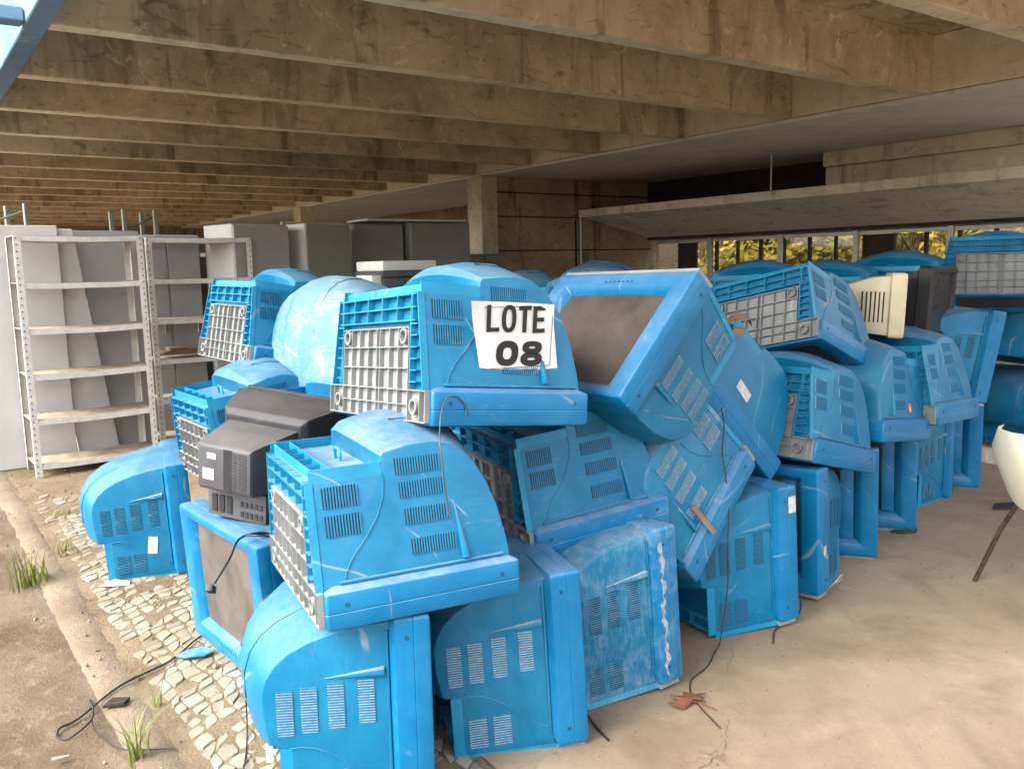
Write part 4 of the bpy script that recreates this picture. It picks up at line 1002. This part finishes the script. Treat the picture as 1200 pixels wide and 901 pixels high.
scrap('dark_litter', (2.21, 4.77, .002), [(-.08, -.02), (-.02, -.05), (.06, -.03), (.09, .02), (.02, .03), (-.04, .02)], .012, M_DARK, 'clump of dark litter on the floor below the orange stickered stack', 'litter')
# folded brown scrap lodged between the sets
b = MB(); b.loops([[Vector(p) for p in q] for q in (((-.06, 0, 0), (-.02, -.03, .035), (.05, -.01, .03), (.065, .02, .0)), ((-.05, .05, .015), (-.01, .03, .06), (.05, .05, .055), (.06, .07, .02)))], closed=False)
b.box((-.02, .0, -.035), (.03, .03, -.002))
tag(ob('brown_scrap', b.mesh('brown_scrap', M_WOOD), None, Matrix.Translation((.945, 3.60, 1.275))), 'crumpled brown board scrap lodged beside the upturned brown screen', 'scrap')
tag(ob('broken_strip', MB().box((-.010, -.005, -.07), (.010, .005, .07)).mesh('broken_strip', M_WOOD), None, Matrix.Translation((.735, 3.27, .555)) @ Matrix.Rotation(R(-38), 4, 'Y')), 'short pale broken strip hanging on the tipped-over middle television', 'strip')
# torn cardboard lying on the second shelves
tag(ob('cardboard_piece', MB().box((-.28, -.1, 0), (.24, .12, .02)).box((-.22, -.08, .0202), (-.05, .1, .05)).mesh('cardboard_piece', M_WOOD, None, .004), None, Matrix.Translation(W(8.12, 2.22, .84)) @ BM), 'brown cardboard piece lying on a board of the second shelves', 'cardboard')

# grass tufts
def tuft(loc, n_, h_, spread, label):
    b = MB()
    for i in range(n_):
        a = random.uniform(0, 2*math.pi); r0 = random.uniform(0, spread*.35); L_ = h_*random.uniform(.45, 1.1); ln = random.uniform(.1, .9)
        d_ = Vector((math.cos(a), math.sin(a), 0)); p = Vector((math.cos(a+2)*r0, math.sin(a+2)*r0, 0)); s_ = d_.cross(eZ) * random.uniform(.002, .0042)
        L1 = []; L2 = []
        for k in range(5):
            t = k/4; q = p + d_*ln*L_*t*t*.8 + eZ*L_*(t - .35*ln*t*t); w_ = (1 - t)**.7 + .04
            L1.append(q - s_*w_); L2.append(q + s_*w_ + d_*.0006)
        b.loops([L1, L2], closed=False)
    o = ob('grass_tuft', b.mesh('grass_tuft', M_GRASS, 60, recalc=False), None, Matrix.Translation(loc)); return tag(o, label, 'grass', 'grass tufts at the kerb')
tuft((-2.50, 4.28, -.035), 90, .26, .30, 'bushy green grass tuft growing at the kerb below the shelves')
tuft((-2.56, 4.75, -.035), 26, .18, .25, 'sparse grass sprig at the kerb just beyond the bushy tuft')
tuft((-1.24, 2.62, -.02), 30, .24, .12, 'upright pale grass clump at the lower edge of the picture')
tuft((-1.31, 2.96, -.02), 7, .20, .05, 'few tall grass blades growing between the cobbles')
tuft((-2.95, 5.5, -.03), 16, .10, .3, 'low dry grass beside the kerb near the shelf foot')

# trees in the garden beyond the windows
def tree(u, v, h_, label, sd_):
    rr = random.Random(sd_); base = W(u, v, -.05); e = empty('tree', Matrix.Translation(base)); tag(e, label, 'tree', 'trees beyond the windows')
    b = MB(); b.tube([(0, 0, 0), (.05, .02, h_*.3), (-.03, .06, h_*.6), (.02, 0, h_*.9)], .12, 8, 0, lambda t: 1-.75*t)
    for k in range(7):
        a = rr.uniform(0, 6.28); z0 = h_*rr.uniform(.2, .7); l_ = rr.uniform(.6, 1.2)
        b.tube([(0, 0, z0), (math.cos(a)*l_*.5, math.sin(a)*l_*.5, z0+l_*.3), (math.cos(a)*l_, math.sin(a)*l_, z0+l_*.7)], .035, 5, 0, lambda t: 1-.8*t)
    ob('trunk', b.mesh('trunk', M_BARK, 60), e)
    b = MB()
    cl_ = [(Vector((rr.gauss(0, .75), rr.gauss(0, .75), h_*rr.uniform(.15, 1.0))), rr.uniform(.25, .55)) for _ in range(60)]
    for c, r_ in cl_:
        for _ in range(60):
            p = c + Vector((rr.gauss(0, 1), rr.gauss(0, 1), rr.gauss(0, .8))) * r_*.6
            a = Vector((rr.gauss(0, 1), rr.gauss(0, 1), rr.gauss(0, 1))).normalized(); c2 = a.orthogonal().normalized(); l_ = rr.uniform(.06, .13)
            b.add([p - a*l_, p + c2*l_*.4, p + a*l_, p - c2*l_*.4], [(0, 1, 2, 3)])
    ob('crown', b.mesh('crown', M_LEAF, None, recalc=False), e)
tree(9.2, 13.4, 3.2, 'yellow green tree behind the windows left of the domes', 1)
tree(7.4, 13.2, 3.0, 'yellow green tree filling the middle windows above the heap', 2)
tree(5.9, 13.6, 3.4, 'dim green tree outside the windows over the black monitor', 3)
tree(4.2, 13.2, 3.0, 'green tree outside the rightmost window above the ribbed base', 4)

tree(10.8, 13.6, 3.2, 'leafy tree outside the leftmost windows beside the partition wall', 5)
gw = ob('backdrop_wall', MB().box((18.0, -6, -.06), (18.25, 24, 3.2), 0, BM).mesh('backdrop_wall', M_DARK)); tag(gw, 'dark backdrop wall added behind the trees to block the sky', 'wall')  # added backdrop, blocks the bright sky behind the window panes
